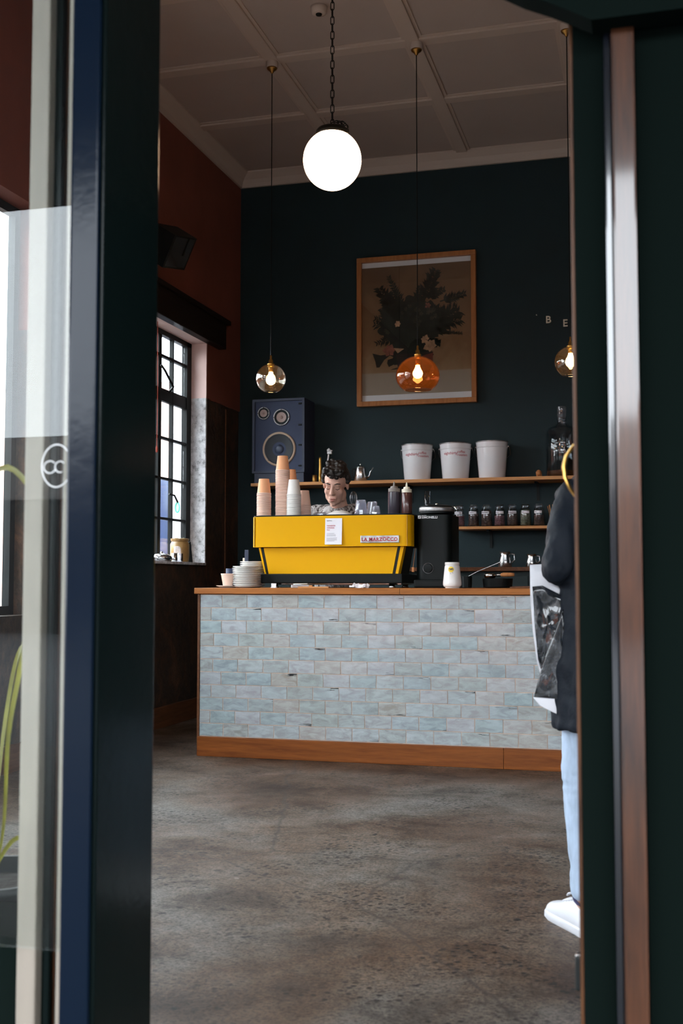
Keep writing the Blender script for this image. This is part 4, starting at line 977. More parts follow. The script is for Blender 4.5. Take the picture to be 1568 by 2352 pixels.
# jars on lower shelf
JZ = 1.467
jl = ['leftmost', 'second', 'third', 'fourth', 'fifth', 'sixth', 'rightmost']
jc = ['berry', 'beans', 'beans', 'berry', 'beans', 'herbs', 'beans']
jw = ['COCOA NIBS', 'TURMERIC', 'CINNAMON', 'ROSE', 'LEMONGRASS', 'MINT', 'CHAI']
for k, x in enumerate((-1.478, -1.364, -1.262, -1.159, -1.060, -.958, -.854)):
    t = thing('storage_jar', f'{jl[k]} of the seven labelled glass jars on the lower shelf', 'jar', (x, 8.875, JZ), R(random.uniform(-12, 6)), 'glass jars on the lower shelf')
    bm = B(); lathe(bm, [(.040, 0), (.044, .005), (.044, .118), (.040, .130), (.033, .140), (.033, .168), (.035, .170), (.0335, .173), (.031, .17), (.031, .142), (.040, .124), (.041, .008), (0, .006)], 28, cap=False); obj('body', bm, 'glass_jar', t, True)
    bm = B(); lathe(bm, [(.036, .008), (.0395, .011), (.0395, .085 + .02 * (k % 3)), (0, .092 + .02 * (k % 3))], 24); obj('contents', bm, jc[k], t, True)
    for zz in (.150, .160):
        bm = B(); tube(bm, [(.0345 * math.cos(q), .0345 * math.sin(q), zz) for q in [2 * PI * i / 24 for i in range(24)]], .0014, 5, closed=True); obj('thread_ring', bm, 'glass_tumbler', t, True)
    bm = B(); seg = [bm.verts.new((.0446 * math.cos(R(-128 + 6 * i)), .0446 * math.sin(R(-128 + 6 * i)), z)) for i in range(15) for z in (.100, .120)]
    for i in range(14): bm.faces.new((seg[2 * i], seg[2 * i + 2], seg[2 * i + 3], seg[2 * i + 1]))
    obj('label', bm, 'paper', t)
    me = text_mesh(jw[k], .0095, .0002, .0003); me = wrap(me, 0, .1065, lambda z: .0448, R(-126)); mobj('lettering', me, 'dark_ink', t)
sj = thing('stirrer_jar', 'glass jar holding wooden stirrers at the end of the lower shelf', 'jar', (-.745, 8.875, JZ))
bm = B(); lathe(bm, [(.034, 0), (.037, .004), (.037, .10), (.034, .10), (.034, .006), (0, .006)], 24, cap=False); obj('body', bm, 'glass_jar', sj, True)
for k in range(6):
    a = k * 1.05; bm = B(); tube(bm, [(.008 * math.cos(a), .008 * math.sin(a), .007), (-.015 + .026 * math.cos(a), .026 * math.sin(a), .155 + .006 * (k % 3))], .0022, 6); obj('stirrer', bm, 'shelf_wood', sj)

# back bench and the things on it
bn = thing('back_bench', 'dark back bench against the teal wall', 'bench', (-1.6, 8.7, 0))
part('cabinet', bb(B(), -3.2, .6, 8.48, YB - .002, 0, 1.115), 'teal2', bn); part('top', bb(B(), -3.22, .62, 8.44, YB - .002, 1.115, 1.145, .003), 'brown_wood', bn)
for k in range(5): part('door', bb(B(), -3.15 + k * .76, -2.42 + k * .76, 8.465, 8.48, .1, 1.08, .003), 'teal2', bn)
def jug(label, x, y, s_=1.0):
    t = thing('steel_jug', label, 'jug', (x, y, 1.145)); t.scale = (s_, s_, s_)
    bm = B(); lathe(bm, [(.045, 0), (.052, .006), (.05, .05), (.038, .095), (.042, .12), (.040, .12), (.036, .095), (.047, .05), (0, .008)], 32, cap=False); obj('body', bm, 'steel', t, True)
    bm = B(); tube(bm, [(.037, 0, .105), (.07, 0, .10), (.074, 0, .06), (.048, 0, .035)], .005, 8); obj('handle', bm, 'steel', t, True)
jug('steel jug on the back bench below the jar shelf', -1.10, 8.72); jug('smaller steel jug at the right on the back bench', -.90, 8.74, .85)
def whisk(label, x):
    pt = obj('black_crock', lathe(B(), [(.05, 0), (.055, .005), (.058, .46), (.054, .46), (.05, .01), (0, .01)], 24, cap=False), 'black', None, True, (x, 8.86, 1.145)); tag(pt, label.replace('wire whisk standing in', ''), 'crock')
    t = thing('whisk', label, 'whisk', (x, 8.86, 1.158))
    bm = B(); tube(bm, [(0, 0, 0), (.0, 0, .50)], .008, 8); obj('handle', bm, 'steel', t)
    bm = B()
    for k in range(6):
        a = PI * k / 6; tube(bm, [(.03 * math.sin(q) * math.cos(a), .03 * math.sin(q) * math.sin(a), .50 + .11 * (1 - math.cos(q)) / 2) for q in [2 * PI * i / 16 for i in range(16)]], .0012, 5, closed=True)
    obj('wires', bm, 'steel', t, True)
whisk('wire whisk standing in tall black crock behind the cup stacks', -2.74); whisk('wire whisk standing in tall black crock behind the barista', -2.34)

# ------------------------------------------------------------------ framed picture
pc = thing('framed_picture', 'large oak-framed botanical print of a dark bouquet', 'picture', (-1.850, 9.02, 3.105))
PX0, PX1, PZ0, PZ1 = -2.348, -1.352, 2.482, 3.728
FB = .040
part('rail', bb(B(), PX0, PX1, 8.995, YB, PZ1 - FB, PZ1, .004), 'frame_wood', pc); part('rail', bb(B(), PX0, PX1, 8.995, YB, PZ0, PZ0 + FB, .004), 'frame_wood', pc)
part('stile', bb(B(), PX0, PX0 + FB, 8.995, YB, PZ0 + FB, PZ1 - FB, .004), 'frame_wood', pc); part('stile', bb(B(), PX1 - FB, PX1, 8.995, YB, PZ0 + FB, PZ1 - FB, .004), 'frame_wood', pc)
part('mount', bb(B(), PX0 + FB, PX1 - FB, 9.030, YB, PZ0 + FB, PZ1 - FB), 'paper', pc)
pr_ = obj('print', bb(B(), -.458, .458, -.002, .002, -.535, .535), 'print', pc, loc=(0, .008, .005))
def pq(u, v):      # print coordinates, millimetre-scale layout of the bouquet (u right, v up, from print centre)
    return (u, v)
def flat(bm, pts, y):
    vs = [bm.verts.new((a, y, q)) for a, q in pts]
    try: bm.faces.new(vs)
    except Exception: pass
rp = random.Random(11)
def frond(bm, x0, z0, x1, z1, n, ll, lw, y, spread=55):
    d = Vector((x1 - x0, z1 - z0)); L = d.length; t = d / L; nn = Vector((-t.y, t.x))
    flat(bm, [(x0 + nn.x * .006, z0 + nn.y * .006), (x0 - nn.x * .006, z0 - nn.y * .006), (x1 - nn.x * .002, z1 - nn.y * .002), (x1 + nn.x * .002, z1 + nn.y * .002)], y)
    for i in range(n):
        f = .15 + .85 * i / n
        for s_ in (-1, 1):
            a = math.atan2(t.y, t.x) + s_ * R(spread + rp.uniform(-18, 18)); l = ll * (1.15 - .6 * f) * rp.uniform(.7, 1.2); w = lw * (1.1 - .5 * f)
            px, pz = x0 + d.x * f, z0 + d.y * f; e = Vector((math.cos(a), math.sin(a))); q = Vector((-e.y, e.x))
            flat(bm, [(px, pz), (px + e.x * l * .4 + q.x * w, pz + e.y * l * .4 + q.y * w), (px + e.x * l, pz + e.y * l), (px + e.x * l * .4 - q.x * w, pz + e.y * l * .4 - q.y * w)], y)
yL = .0042
bm = B()
# main foliage mass, then the sprays as they stand in the photo
for (x, z, r) in ((-.10, .10, .17), (.06, .02, .16), (-.04, -.06, .18), (.12, .10, .12), (-.20, .04, .11), (.0, .18, .11), (.20, .04, .09), (-.10, -.17, .13), (.04, -.16, .10)):
    pts = []
    for k in range(40): t = 2 * PI * k / 40; rr = r * (1 + .22 * rp.uniform(-1, 1)); pts.append((x + rr * math.cos(t), z + rr * math.sin(t)))
    flat(bm, pts, yL + .0001 * rp.random())
for a in ((-.15, .10, -.31, .37, 16, .10, .022), (-.10, .20, -.235, .46, 20, .045, .008), (.06, .22, .17, .485, 16, .10, .022), (.0, .22, .035, .37, 8, .05, .012), (.10, .25, .24, .32, 9, .055, .014), (.20, .22, .41, .275, 14, .06, .012),
          (.10, .05, .36, .13, 16, .12, .016), (.10, .02, .37, .06, 16, .10, .014), (.12, -.02, .385, -.055, 18, .03, .008), (.12, -.10, .20, -.13, 6, .05, .018), (-.15, .05, -.35, .11, 12, .07, .010), (-.15, 0, -.36, .06, 10, .08, .010),
          (-.15, -.05, -.34, -.10, 10, .06, .010), (.08, .04, .34, .17, 12, .10, .010), (-.1, .1, -.27, .30, 14, .09, .02), (-.1, .1, -.20, .33, 12, .08, .014), (-.20, .02, -.30, .20, 10, .07, .014)):
    frond(bm, *a[:6], a[6], yL + .0002 * rp.random())
flat(bm, [(-.37, -.18), (-.30, -.20), (-.20, -.19), (-.27, -.24), (-.31, -.30), (-.335, -.30), (-.345, -.25)], yL); flat(bm, [(-.24, -.24), (-.16, -.22), (-.08, -.24), (-.16, -.27), (-.23, -.30), (-.245, -.27)], yL); flat(bm, [(-.22, -.325), (-.1, -.29), (-.08, -.32)], yL)
o = obj('printed_foliage', bm, 'print_leaf', None); o.parent = pc
bm = B(); flat(bm, [(-.17, -.20), (.14, -.19), (.135, -.30), (.08, -.42), (-.10, -.42), (-.15, -.34)], yL - .0008); o = obj('printed_vase', bm, 'print_vase'); o.parent = pc
bm = B(); flat(bm, [(.05, -.22), (.14, -.20), (.137, -.30), (.05, -.30)], yL - .0011); o = obj('printed_vase_side', bm, 'print_vase2'); o.parent = pc
def flower(bm, x, z, r, n, y):
    for k in range(n):
        a = 2 * PI * k / n + rp.uniform(-.2, .2); rr = r * rp.uniform(.8, 1.1); w = .55
        flat(bm, [(x, z), (x + rr * .7 * math.cos(a - w), z + rr * .7 * math.sin(a - w)), (x + rr * math.cos(a), z + rr * math.sin(a)), (x + rr * .7 * math.cos(a + w), z + rr * .7 * math.sin(a + w))], y - .0001 * k)
bm = B(); flower(bm, .12, -.14, .062, 7, yL - .0014); flower(bm, .075, -.085, .040, 6, yL - .0016); flower(bm, -.155, .055, .034, 6, yL - .0014); flat(bm, [(-.19, -.145), (-.10, -.155), (-.155, -.19)], yL - .001)
o = obj('printed_flowers', bm, 'print_flower'); o.parent = pc
bm = B(); flower(bm, -.225, -.165, .060, 6, yL - .0014); flower(bm, .10, .195, .03, 5, yL - .0013); o = obj('printed_petals', bm, 'print_pink'); o.parent = pc
bm = B()
for (x, z) in ((-.005, .155), (.03, .16), (.045, .13), (.015, .10), (.0, .07), (.035, .06), (.02, .04), (.10, .13), (.135, .14), (.16, .11), (.125, .095), (.10, .16), (.15, .165), (-.08, .17), (-.05, .20), (-.12, .15), (-.26, .01), (-.24, -.02)): flower(bm, x + rp.uniform(-.008, .008), z + rp.uniform(-.008, .008), .022, 5, yL - .0012)
o = obj('printed_small_flowers', bm, 'print_leaf2'); o.parent = pc
part('glazing', bb(B(), PX0 + FB, PX1 - FB, 9.0035, 9.006, PZ0 + FB, PZ1 - FB), 'glass', pc)

# wall letters
def letter(ch, x, z, h, label):
    me = text_mesh(ch, h / .70, .006, .0012, 1, 'CENTER'); o = mobj('wall_letter', me, 'cap_cream'); o.rotation_euler = (R(90), 0, 0); o.location = (x, YB - .006, z)
    tag(o, label, 'letter', 'letters on the teal wall')
letter('B', -.779, 3.098, .056, 'cream letter B on the dark teal wall'); letter('E', -.647, 3.062, .056, 'cream letter E on the dark teal wall, lower and further right')
tag(obj('wall_nail', lathe(B(), [(.004, 0), (.004, .012), (0, .013)], 10, (-.872, YB, 3.168), True, Matrix.Rotation(R(90), 3, 'X')), 'cap_cream'), 'tiny pale screw head left of the letter B', 'screw')

# ------------------------------------------------------------------ lights
def pendant(label, x, zc, r, glass, squat, bz, rz_):
    t = thing('pendant_lamp', label, 'pendant lamp', (x, 7.03, zc), group='glass pendant lamps over the counter')
    top = ZC - .022 - zc
    bm = B(); lathe(bm, [(.038, top - .042), (.040, top - .038), (.040, top + .0)], 24) ; obj('ceiling_block', bm, 'ceil_trim', t, 40)
    bm = B(); lathe(bm, [(.004, top - .080), (.010, top - .075), (.013, top - .066), (.032, top - .052), (.036, top - .042)], 24); obj('ceiling_rose', bm, 'brass_dull', t, True)
    bm = B(); tube(bm, [(0, 0, r * .98 + .05), (0, 0, top - .075)], .0032, 6); obj('flex', bm, 'black', t)
    bm = B(); lathe(bm, [(.022, r * .80), (.022, r * .98), (.024, r * 1.0), (.016, r * 1.02 + .004), (.013, r + .028), (.007, r + .034), (.007, r + .055), (.003, r + .06)], 20); obj('lamp_holder', bm, 'brass', t, True)
    prof = []
    n = 22
    for k in range(n + 1):
        th = R(10) + (PI - R(10) - R(38 if squat else 28)) * k / n
        rr = r * math.sin(th); zz = r * math.cos(th)
        if squat: zz = zz * (.92 if zz > 0 else .80); rr *= 1.0
        prof.append((rr, zz))
    inner = [(a * .965, q * .965) for a, q in reversed(prof)]
    bm = B(); lathe(bm, prof + inner, 48, cap=False); obj('glass_shade', bm, glass, t, True)
    bm = B(); lathe(bm, [(.013, bz + .055), (.014, bz + .042), (.020, bz + .026), (.030, bz + .008), (.032, bz - .006), (.026, bz - .024), (.012, bz - .034), (0, bz - .036)], 24); obj('bulb', bm, 'bulb', t, True)
    bm = B(); lathe(bm, [(.015, bz + .050), (.016, bz + .075), (.014, r * .85)], 16); obj('socket', bm, 'brass_dull', t, True)
    return t
pendant('clear glass globe pendant with a lit bulb above the speaker', -2.421, 2.376, .098, 'glass_clear', False, -.005, 0)
pendant('large amber glass pendant hanging in front of the picture', -1.432, 2.345, .140, 'glass_amber', True, .022, 0)
pendant('clear glass globe pendant half hidden by the right door edge', -.473, 2.388, .098, 'glass_clear', False, .004, 0)

gl = thing('globe_lamp', 'glowing white opal globe lamp hanging on an iron chain', 'globe lamp', (-1.459, 5.13, 3.062))
prof = [(.075, .122)] + [(.140 * math.sin(t), .143 * math.cos(t)) for t in [R(31 + 149 * k / 24) for k in range(25)]]
prof[-1] = (0.0008, -.146)
bm = B(); lathe(bm, prof, 48); obj('opal_globe', bm, 'globe', gl, True)
bm = B(); lathe(bm, [(.078, .118), (.080, .122), (.080, .140), (.070, .152), (.035, .160), (.012, .164), (0, .165)], 36); obj('gallery', bm, 'chain', gl, 40)
link_v = []
bm = B(); lk = [(.0085 * math.cos(q), 0, .021 * math.sin(q) + (.0 if True else 0)) for q in [2 * PI * i / 14 for i in range(14)]]
lk = [(.0085 * math.cos(q), 0, .0115 * math.sin(q) + math.copysign(.0105, math.sin(q))) for q in [2 * PI * (i + .5) / 14 for i in range(14)]]
tube(bm, lk, .0024, 6, closed=True)
l0 = obj('chain_link', bm, 'chain', gl, True, (0, 0, .180)); z = .180; k = 0
while z < ZC - 3.062 - .05:
    z += .0365; k += 1
    inst(l0, gl, (0, 0, z), (0, 0, R(90) if k % 2 else 0))
bm = B(); lathe(bm, [(.05, z + .02), (.05, ZC - 3.062 - .006), (.02, ZC - 3.062 - .006)], 20); obj('ceiling_rose', bm, 'chain', gl)
for (dx, dz, a) in ((.018, .172, 60), (.034, .166, 80), (.052, .168, 100), (.066, .160, 130), (.074, .142, 160)):
    inst(l0, gl, (dx, -.02, dz), (0, R(a), R(30)))
sd = thing('smoke_detector', 'small round cream smoke detector on the ceiling', 'smoke detector', (-1.921, 6.452, ZC))
bm = B(); lathe(bm, [(.030, -.045), (.045, -.040), (.050, -.015), (.052, 0)], 28); obj('body', bm, 'ceil_trim', sd, True)
bm = B(); lathe(bm, [(.0, -.053), (.018, -.052), (.02, -.044)], 20); obj('sensor', bm, 'black', sd, True)

# tilted black box on the left wall
wb = thing('wall_speaker', 'black box speaker bracketed high on the terracotta wall', 'speaker', (-3.0, 6.77, 3.313))
a, b_, c_ = Vector((-.155, .023, .104)), Vector((.059, .227, .038)), Vector((-.118, .063, -.19))
b_ = (b_ - a * a.dot(b_) / a.dot(a)); c_ = c_ - a * a.dot(c_) / a.dot(a) - b_ * b_.dot(c_) / b_.dot(b_)
b_ *= .239 / b_.length; c_ *= .232 / c_.length; a *= .188 / a.length
def para(o, p, q, r):
    bm = B(); vs = [bm.verts.new(o + p * i + q * j + r * k) for i in (0, 1) for j in (0, 1) for k in (0, 1)]
    for f in ((0, 1, 3, 2), (4, 6, 7, 5), (0, 4, 5, 1), (2, 3, 7, 6), (0, 2, 6, 4), (1, 5, 7, 3)): bm.faces.new([vs[i] for i in f])
    return bm
obj('cabinet', para(Vector((0, 0, 0)), a, b_, c_), 'black_metal', wb)
nrm = -a.normalized() * .003
obj('side_panel', para(b_ * .06 + c_ * .04, -a.normalized() * .002, b_ * .88, c_ * .90), pm('glossy_side_panel', (.02, .017, .014), .12, coat=1), wb)
obj('strap', para(b_ * .62 + c_ * .02 - a.normalized() * .003, -a.normalized() * .002, b_ * .05, c_ * .55), 'black', wb)
bm = B(); pmid = a + b_ * .5 + c_ * .5; tube(bm, [pmid, pmid + Vector((-.12, .02, .01)), Vector((-.40 + .0, pmid.y + .03, pmid.z))], .014, 8); obj('bracket', bm, 'black_metal', wb)

# blind cords
def cord(label, y, z0, x=-3.452):
    t = thing('blind_cord', label, 'cord', (x, y, 2.9), group='red blind cords in the window')
    bm = B(); tube(bm, [(0, 0, .03), (.004, .004, (z0 - 2.9) * .5), (0, .006, z0 - 2.9)], .003, 6); obj('cord', bm, 'red_cord', t)
    bm = B(); lathe(bm, [(.003, z0 - 2.9), (.008, z0 - 2.915), (.009, z0 - 2.94), (.004, z0 - 2.95), (0, z0 - 2.951)], 12, (0, .006, 0)); obj('toggle', bm, 'red_cord', t, True)
cord('red blind cord nearest the door post', 7.33, 1.30); cord('middle red blind cord ending at the transom', 7.385, 2.06); cord('red blind cord with wooden toggle right of the others', 7.495, 2.02)

# window sill things
SI = WZ0
ck = thing('stoneware_crock', 'brown stoneware crock on the window sill', 'crock', (-3.465, 7.96, SI))
bm = B(); lathe(bm, [(.062, 0), (.068, .005), (.072, .05), (.072, .135), (.064, .150), (.062, .154), (.068, .160), (.070, .176), (.066, .178), (.058, .158), (.064, .03), (0, .02)], 36, cap=False); obj('body', bm, 'crock', ck, 40)
bm = B(); tube(bm, [(.02, .066, .150), (.02, .084, .145), (.02, .086, .12), (.02, .072, .11)], .007, 8); obj('handle', bm, 'crock', ck, True)
bm = B()
for k in range(7): bmesh.ops.create_icosphere(bm, subdivisions=1, radius=.014, matrix=Matrix.Translation((.03 * math.cos(k * .9), .03 * math.sin(k * .9), .172)))
bm2 = obj('contents', bm, 'herbs', ck, True)
bm = B(); prism(bm, [(0, 0), (.10, 0), (.055, .16), (.025, .15)], -.006, .006, 'X'); o = obj('slate_offcut', bm, 'black_metal', None, False, (-3.440, 8.04, SI)); tag(o, 'dark pointed slate leaning beside the stoneware crock', 'slate')
tp = thing('teapot', 'low silver metal teapot on the window sill', 'teapot', (-3.450, 7.60, SI))
bm = B(); lathe(bm, [(.045, 0), (.058, .004), (.075, .022), (.072, .036), (.05, .050), (.02, .058), (.008, .060), (.010, .068), (0, .072)], 32); obj('body', bm, 'steel', tp, True)
bm = B(); tube(bm, [(0, .07, .022), (0, .10, .03), (0, .115, .05)], [.011, .008, .005], 8); obj('spout', bm, 'steel', tp, True)
bm = B(); tube(bm, [(0, -.066, .035), (0, -.10, .042), (0, -.108, .02), (0, -.07, .012)], .005, 8); obj('handle', bm, 'steel', tp, True)
for y, lab, h, r in ((7.772, 'left short steel beaker on the window sill', .062, .022), (7.872, 'middle short steel beaker on the window sill', .063, .022), (7.935, 'right short steel beaker before the crock', .062, .019)):
    o = obj('steel_beaker', lathe(B(), [(r * .9, 0), (r, .003), (r * 1.02, h), (r * .92, h), (r * .9, .005), (0, .005)], 24, cap=False), 'steel', None, True, (-3.425, y, SI)); tag(o, lab, 'beaker', 'steel beakers on the sill')
o = obj('cut_glass_shaker', lathe(B(), [(.024, 0), (.028, .004), (.030, .025), (.026, .052), (.018, .060), (0, .062)], 10), 'glass_tumbler', None, False, (-3.425, 7.80, SI + .0)); o.location.z = SI; o.location.y = 7.822; o.scale = (1, 1, 1.9); tag(o, 'faceted glass shaker between the steel beakers', 'shaker')

# ------------------------------------------------------------------ plant in the shop window
pl = thing('potted_plant', 'strap-leaved plant behind the shop window glass', 'plant', (-1.50, 2.38, 0))
bm = B(); lathe(bm, [(.12, 0), (.125, .01), (.16, .34), (.17, .36), (.155, .36), (.15, .33), (0, .32)], 32, cap=False); obj('pot', bm, 'pot', pl, True)
bm = B(); lathe(bm, [(.15, .325), (.08, .335), (0, .338)], 24); obj('soil', bm, 'soil', pl)
def blade(pts, w):
    bm = B(); pts = [Vector(p) for p in pts]; L, Rr, Mm = [], [], []; n = len(pts)
    for i, p in enumerate(pts):
        t = (pts[min(i + 1, n - 1)] - pts[max(i - 1, 0)]).normalized(); s_ = t.cross(Vector((0, 1, 0))).normalized()
        ww = w * math.sin(PI * (.12 + .88 * (1 - i / (n - 1)) ** .8 * .9)) if i else w * .6
        ww = max(ww, .0008) if i < n - 1 else .0006
        L.append(bm.verts.new(p + s_ * ww)); Rr.append(bm.verts.new(p - s_ * ww)); Mm.append(bm.verts.new(p + Vector((0, .003, 0))))
    for i in range(n - 1):
        bm.faces.new((L[i], Mm[i], Mm[i + 1], L[i + 1])); bm.faces.new((Mm[i], Rr[i], Rr[i + 1], Mm[i + 1]))
    obj('leaf', bm, 'leaf', pl, True)
def arc(pts, n=22):
    pts = [Vector(p) for p in pts]; pts = [pts[0] * 2 - pts[1]] + pts + [pts[-1] * 2 - pts[-2]]; out = []
    m = len(pts) - 3
    for i in range(n + 1):
        f = i / n * m; k = min(int(f), m - 1); t = f - k; p0, p1, p2, p3 = pts[k:k + 4]
        out.append(.5 * ((2 * p1) + (p2 - p0) * t + (2 * p0 - 5 * p1 + 4 * p2 - p3) * t * t + (3 * p1 - p0 - 3 * p2 + p3) * t ** 3))
    return out
blade(arc([(0, 0, .33), (-.03, -.06, .8), (.06, -.18, 1.20), (.19, -.30, 1.275), (.27, -.34, 1.245), (.32, -.36, 1.17), (.335, -.37, 1.13)]), .006)
blade(arc([(0, 0, .33), (.10, -.12, .50), (.20, -.27, .72), (.26, -.33, .86), (.295, -.36, .975)]), .006)
blade(arc([(0, 0, .33), (.08, -.10, .42), (.20, -.22, .50), (.30, -.27, .48)]), .005)
for k in range(5):
    a = 1.4 + k * .8; blade(arc([(0, 0, .33), (.08 * math.cos(a) - .05, .08 * math.sin(a), .6), (.20 * math.cos(a) - .1, .20 * math.sin(a), .85), (.36 * math.cos(a) - .15, .34 * math.sin(a), .9)]), .006)

# ------------------------------------------------------------------ people
def hand(pr, wrist, d, nrm, side, curl=35, L=.085):
    """palm, four unequal bent fingers, thumb from the side of the palm; nrm = palm-facing direction"""
    d = Vector(d).normalized(); nrm = Vector(nrm); nrm = (nrm - d * nrm.dot(d)).normalized(); w = d.cross(nrm) * side
    wrist = Vector(wrist)
    for k in range(4):
        o = w * (.027 - .018 * k); pr.append(('cap', wrist + o * .6 + d * .012, wrist + o + d * L, .013, .0115))
    for k, (ln, sp) in enumerate(((.068, .5), (.078, .15), (.072, -.15), (.056, -.5))):
        p = wrist + w * (.027 - .018 * k) + d * (L + .002); a = 0
        dd = (d + w * sp * .12).normalized()
        for j, f in enumerate((.44, .31, .25)):
            a += R(curl * (1.0 + .25 * j)); v = dd * math.cos(a) + nrm * math.sin(a); q = p + v * ln * f
            pr.append(('cap', p, q, .0092 - .0008 * j, .0084 - .0008 * j)); p = q
    p = wrist + w * .026 + d * .025; dd = (d * .55 + w * .75 + nrm * .35).normalized(); q = p + dd * .035; pr.append(('cap', p, q, .0135, .011))
    dd = (d * .8 + w * .15 + nrm * .6).normalized(); e = q + dd * .028; pr.append(('cap', q, e, .0105, .0095)); dd = (d * .75 + nrm * .7).normalized(); pr.append(('cap', e, e + dd * .022, .0095, .008))
def head_prims(T, sc=1.0):
    P = lambda x, y, z: T @ Vector((x * sc, y * sc, z * sc)); rot = T.to_3x3().normalized()
    E_ = lambda c, r: ('ell', P(*c), tuple(q * sc for q in r), rot)
    K = lambda a, b_, r0, r1: ('cap', P(*a), P(*b_), r0 * sc, r1 * sc)
    pr = [E_((0, .012, .030), (.074, .092, .088)), E_((0, -.030, -.040), (.060, .064, .082)), E_((0, -.045, -.092), (.046, .046, .036)), E_((0, -.076, -.112), (.021, .018, .017)),
          K((0, -.094, .016), (0, -.113, -.030), .0085, .0125), K((-.034, -.080, .022), (.034, -.080, .022), .0125, .0125), K((-.016, -.090, -.068), (.016, -.090, -.068), .010, .010), K((-.012, -.090, -.083), (.012, -.090, -.083), .010, .010)]
    for s_ in (-1, 1):
        pr += [E_((s_ * .0105, -.102, -.036), (.009, .010, .008)), E_((s_ * .036, -.062, -.030), (.026, .026, .030)), E_((s_ * .031, -.076, .001), (.015, .013, .009)), E_((s_ * .077, .008, -.012), (.009, .019, .031)), E_((s_ * .050, -.005, -.075), (.018, .04, .04))]
    return pr
def hair_prims(T, rnd, n, r, cond, sc=1.0, lift=1.04):
    out = []
    while len(out) < n:
        v = Vector((rnd.gauss(0, 1), rnd.gauss(0, 1), rnd.gauss(0, 1))).normalized()
        p = Vector((v.x * .076 * lift, .012 + v.y * .094 * lift, .030 + v.z * .090 * lift))
        if cond(p):
            rr = r * rnd.uniform(.7, 1.25); out.append(('ell', T @ (p * sc), (rr, rr * rnd.uniform(.7, 1.2), rr), None))
    return out

# barista, head bent over the machine
ba = thing('person', 'barista in a grey tie-dye shirt looking down behind the machine', 'person', (-2.06, 7.43, 0))
BT = Matrix.Translation((.005, -.115, 1.695)) @ Euler((R(24), R(4), R(3))).to_matrix().to_4x4()
sk = head_prims(BT, 1.04)
sk += [('cap', (0, .02, 1.50), (0, -.075, 1.635), .062, .056), ('ell', (0, .02, 1.36), (.165, .105, .17)), ('ell', (0, .02, 1.12), (.15, .10, .16)), ('ell', (0, .025, .96), (.165, .11, .12)), ('cap', (-.17, .01, 1.505), (.17, .01, 1.505), .055, .055)]
for s_ in (-1, 1):
    sk += [('cap', (s_ * .18, .01, 1.50), (s_ * .235, .03, 1.245), .050, .040), ('cap', (s_ * .235, .03, 1.245), (s_ * .130, -.105, 1.175), .039, .028), ('cap', (s_ * .085, .03, .93), (s_ * .095, .01, .50), .085, .058), ('cap', (s_ * .095, .01, .50), (s_ * .10, .04, .09), .056, .040), ('cap', (s_ * .10, .05, .045), (s_ * .115, -.12, .03), .040, .028)]
    hand(sk, (s_ * .128, -.112, 1.17), (-s_ * .15, -.85, -.35), (0, .15, -1), s_, 38)
mobj('body', blob(sk, .0055, 2), 'skin', ba)
rnd = random.Random(3)
hp = hair_prims(BT, rnd, 330, .0165, lambda p: (p.z > .068 and p.y < -.01) or (p.y >= -.01 and p.z > .012) or (p.y > .04 and p.z > -.05), 1.04, 1.05)
hp += [('ell', BT @ Vector((rnd.uniform(-.06, .06), rnd.uniform(-.085, -.03), .10 + rnd.uniform(-.012, .03))), (.016, .018, .014), None) for _ in range(46)]
hp += [('ell', BT @ Vector((rnd.uniform(-.055, .055), rnd.uniform(-.05, .06), .125 + rnd.uniform(-.01, .022))), (.018, .018, .016), None) for _ in range(40)]
hp.append(('ell', BT @ Vector((0, .022, .048)), (.078, .094, .082), BT.to_3x3().normalized()))
mobj('hair', blob(hp, .005, 1), 'hair', ba)
f_ = lambda x, y, z: BT @ (Vector((x, y, z)) * 1.04)
bm = B()
for s_ in (-1, 1): tube(bm, [f_(s_ * .014, -.0935, .026), f_(s_ * .032, -.0925, .033), f_(s_ * .050, -.078, .027)], [.003, .0042, .002], 6)
obj('eyebrows', bm, 'brow', ba, True)
bm = B()
for s_ in (-1, 1): tube(bm, [f_(s_ * .018, -.0875, -.005), f_(s_ * .031, -.0905, -.0085), f_(s_ * .045, -.083, -.004)], [.0014, .0024, .0014], 6)
obj('eyelashes', bm, 'brow', ba, True)
bm = B(); tube(bm, [f_(-.021, -.094, -.072), f_(-.008, -.1015, -.068), f_(0, -.1015, -.0695), f_(.008, -.1015, -.068), f_(.021, -.094, -.072)], [.0015, .0042, .004, .0042, .0015], 8); tube(bm, [f_(-.017, -.095, -.078), f_(0, -.1015, -.082), f_(.017, -.095, -.078)], [.0015, .0052, .0015], 8)
obj('lips', bm, 'lips', ba, True)
sh = [('loft', [oval(0, .03, .93, .185, .135, 28), oval(0, .025, 1.10, .175, .130), oval(0, .02, 1.30, .195, .135), oval(0, .015, 1.44, .20, .125), oval(0, .015, 1.52, .165, .095), oval(0, .012, 1.555, .095, .072)]), ('cap', (-.175, .012, 1.505), (.175, .012, 1.505), .062, .062)]
for s_ in (-1, 1): sh.append(('cap', (s_ * .185, .012, 1.495), (s_ * .222, .025, 1.32), .064, .060))
mobj('shirt', blob(sh, .009, 3, (.006, (14, 14, 7))), 'shirt', ba)
tr_ = [('loft', [oval(0, .03, .98, .18, .13), oval(0, .03, .86, .19, .135)])]
for s_ in (-1, 1): tr_ += [('cap', (s_ * .088, .03, .90), (s_ * .097, .012, .50), .098, .074), ('cap', (s_ * .097, .012, .50), (s_ * .10, .04, .10), .072, .062)]
mobj('trousers', blob(tr_, .011, 3), 'denim_dark', ba)
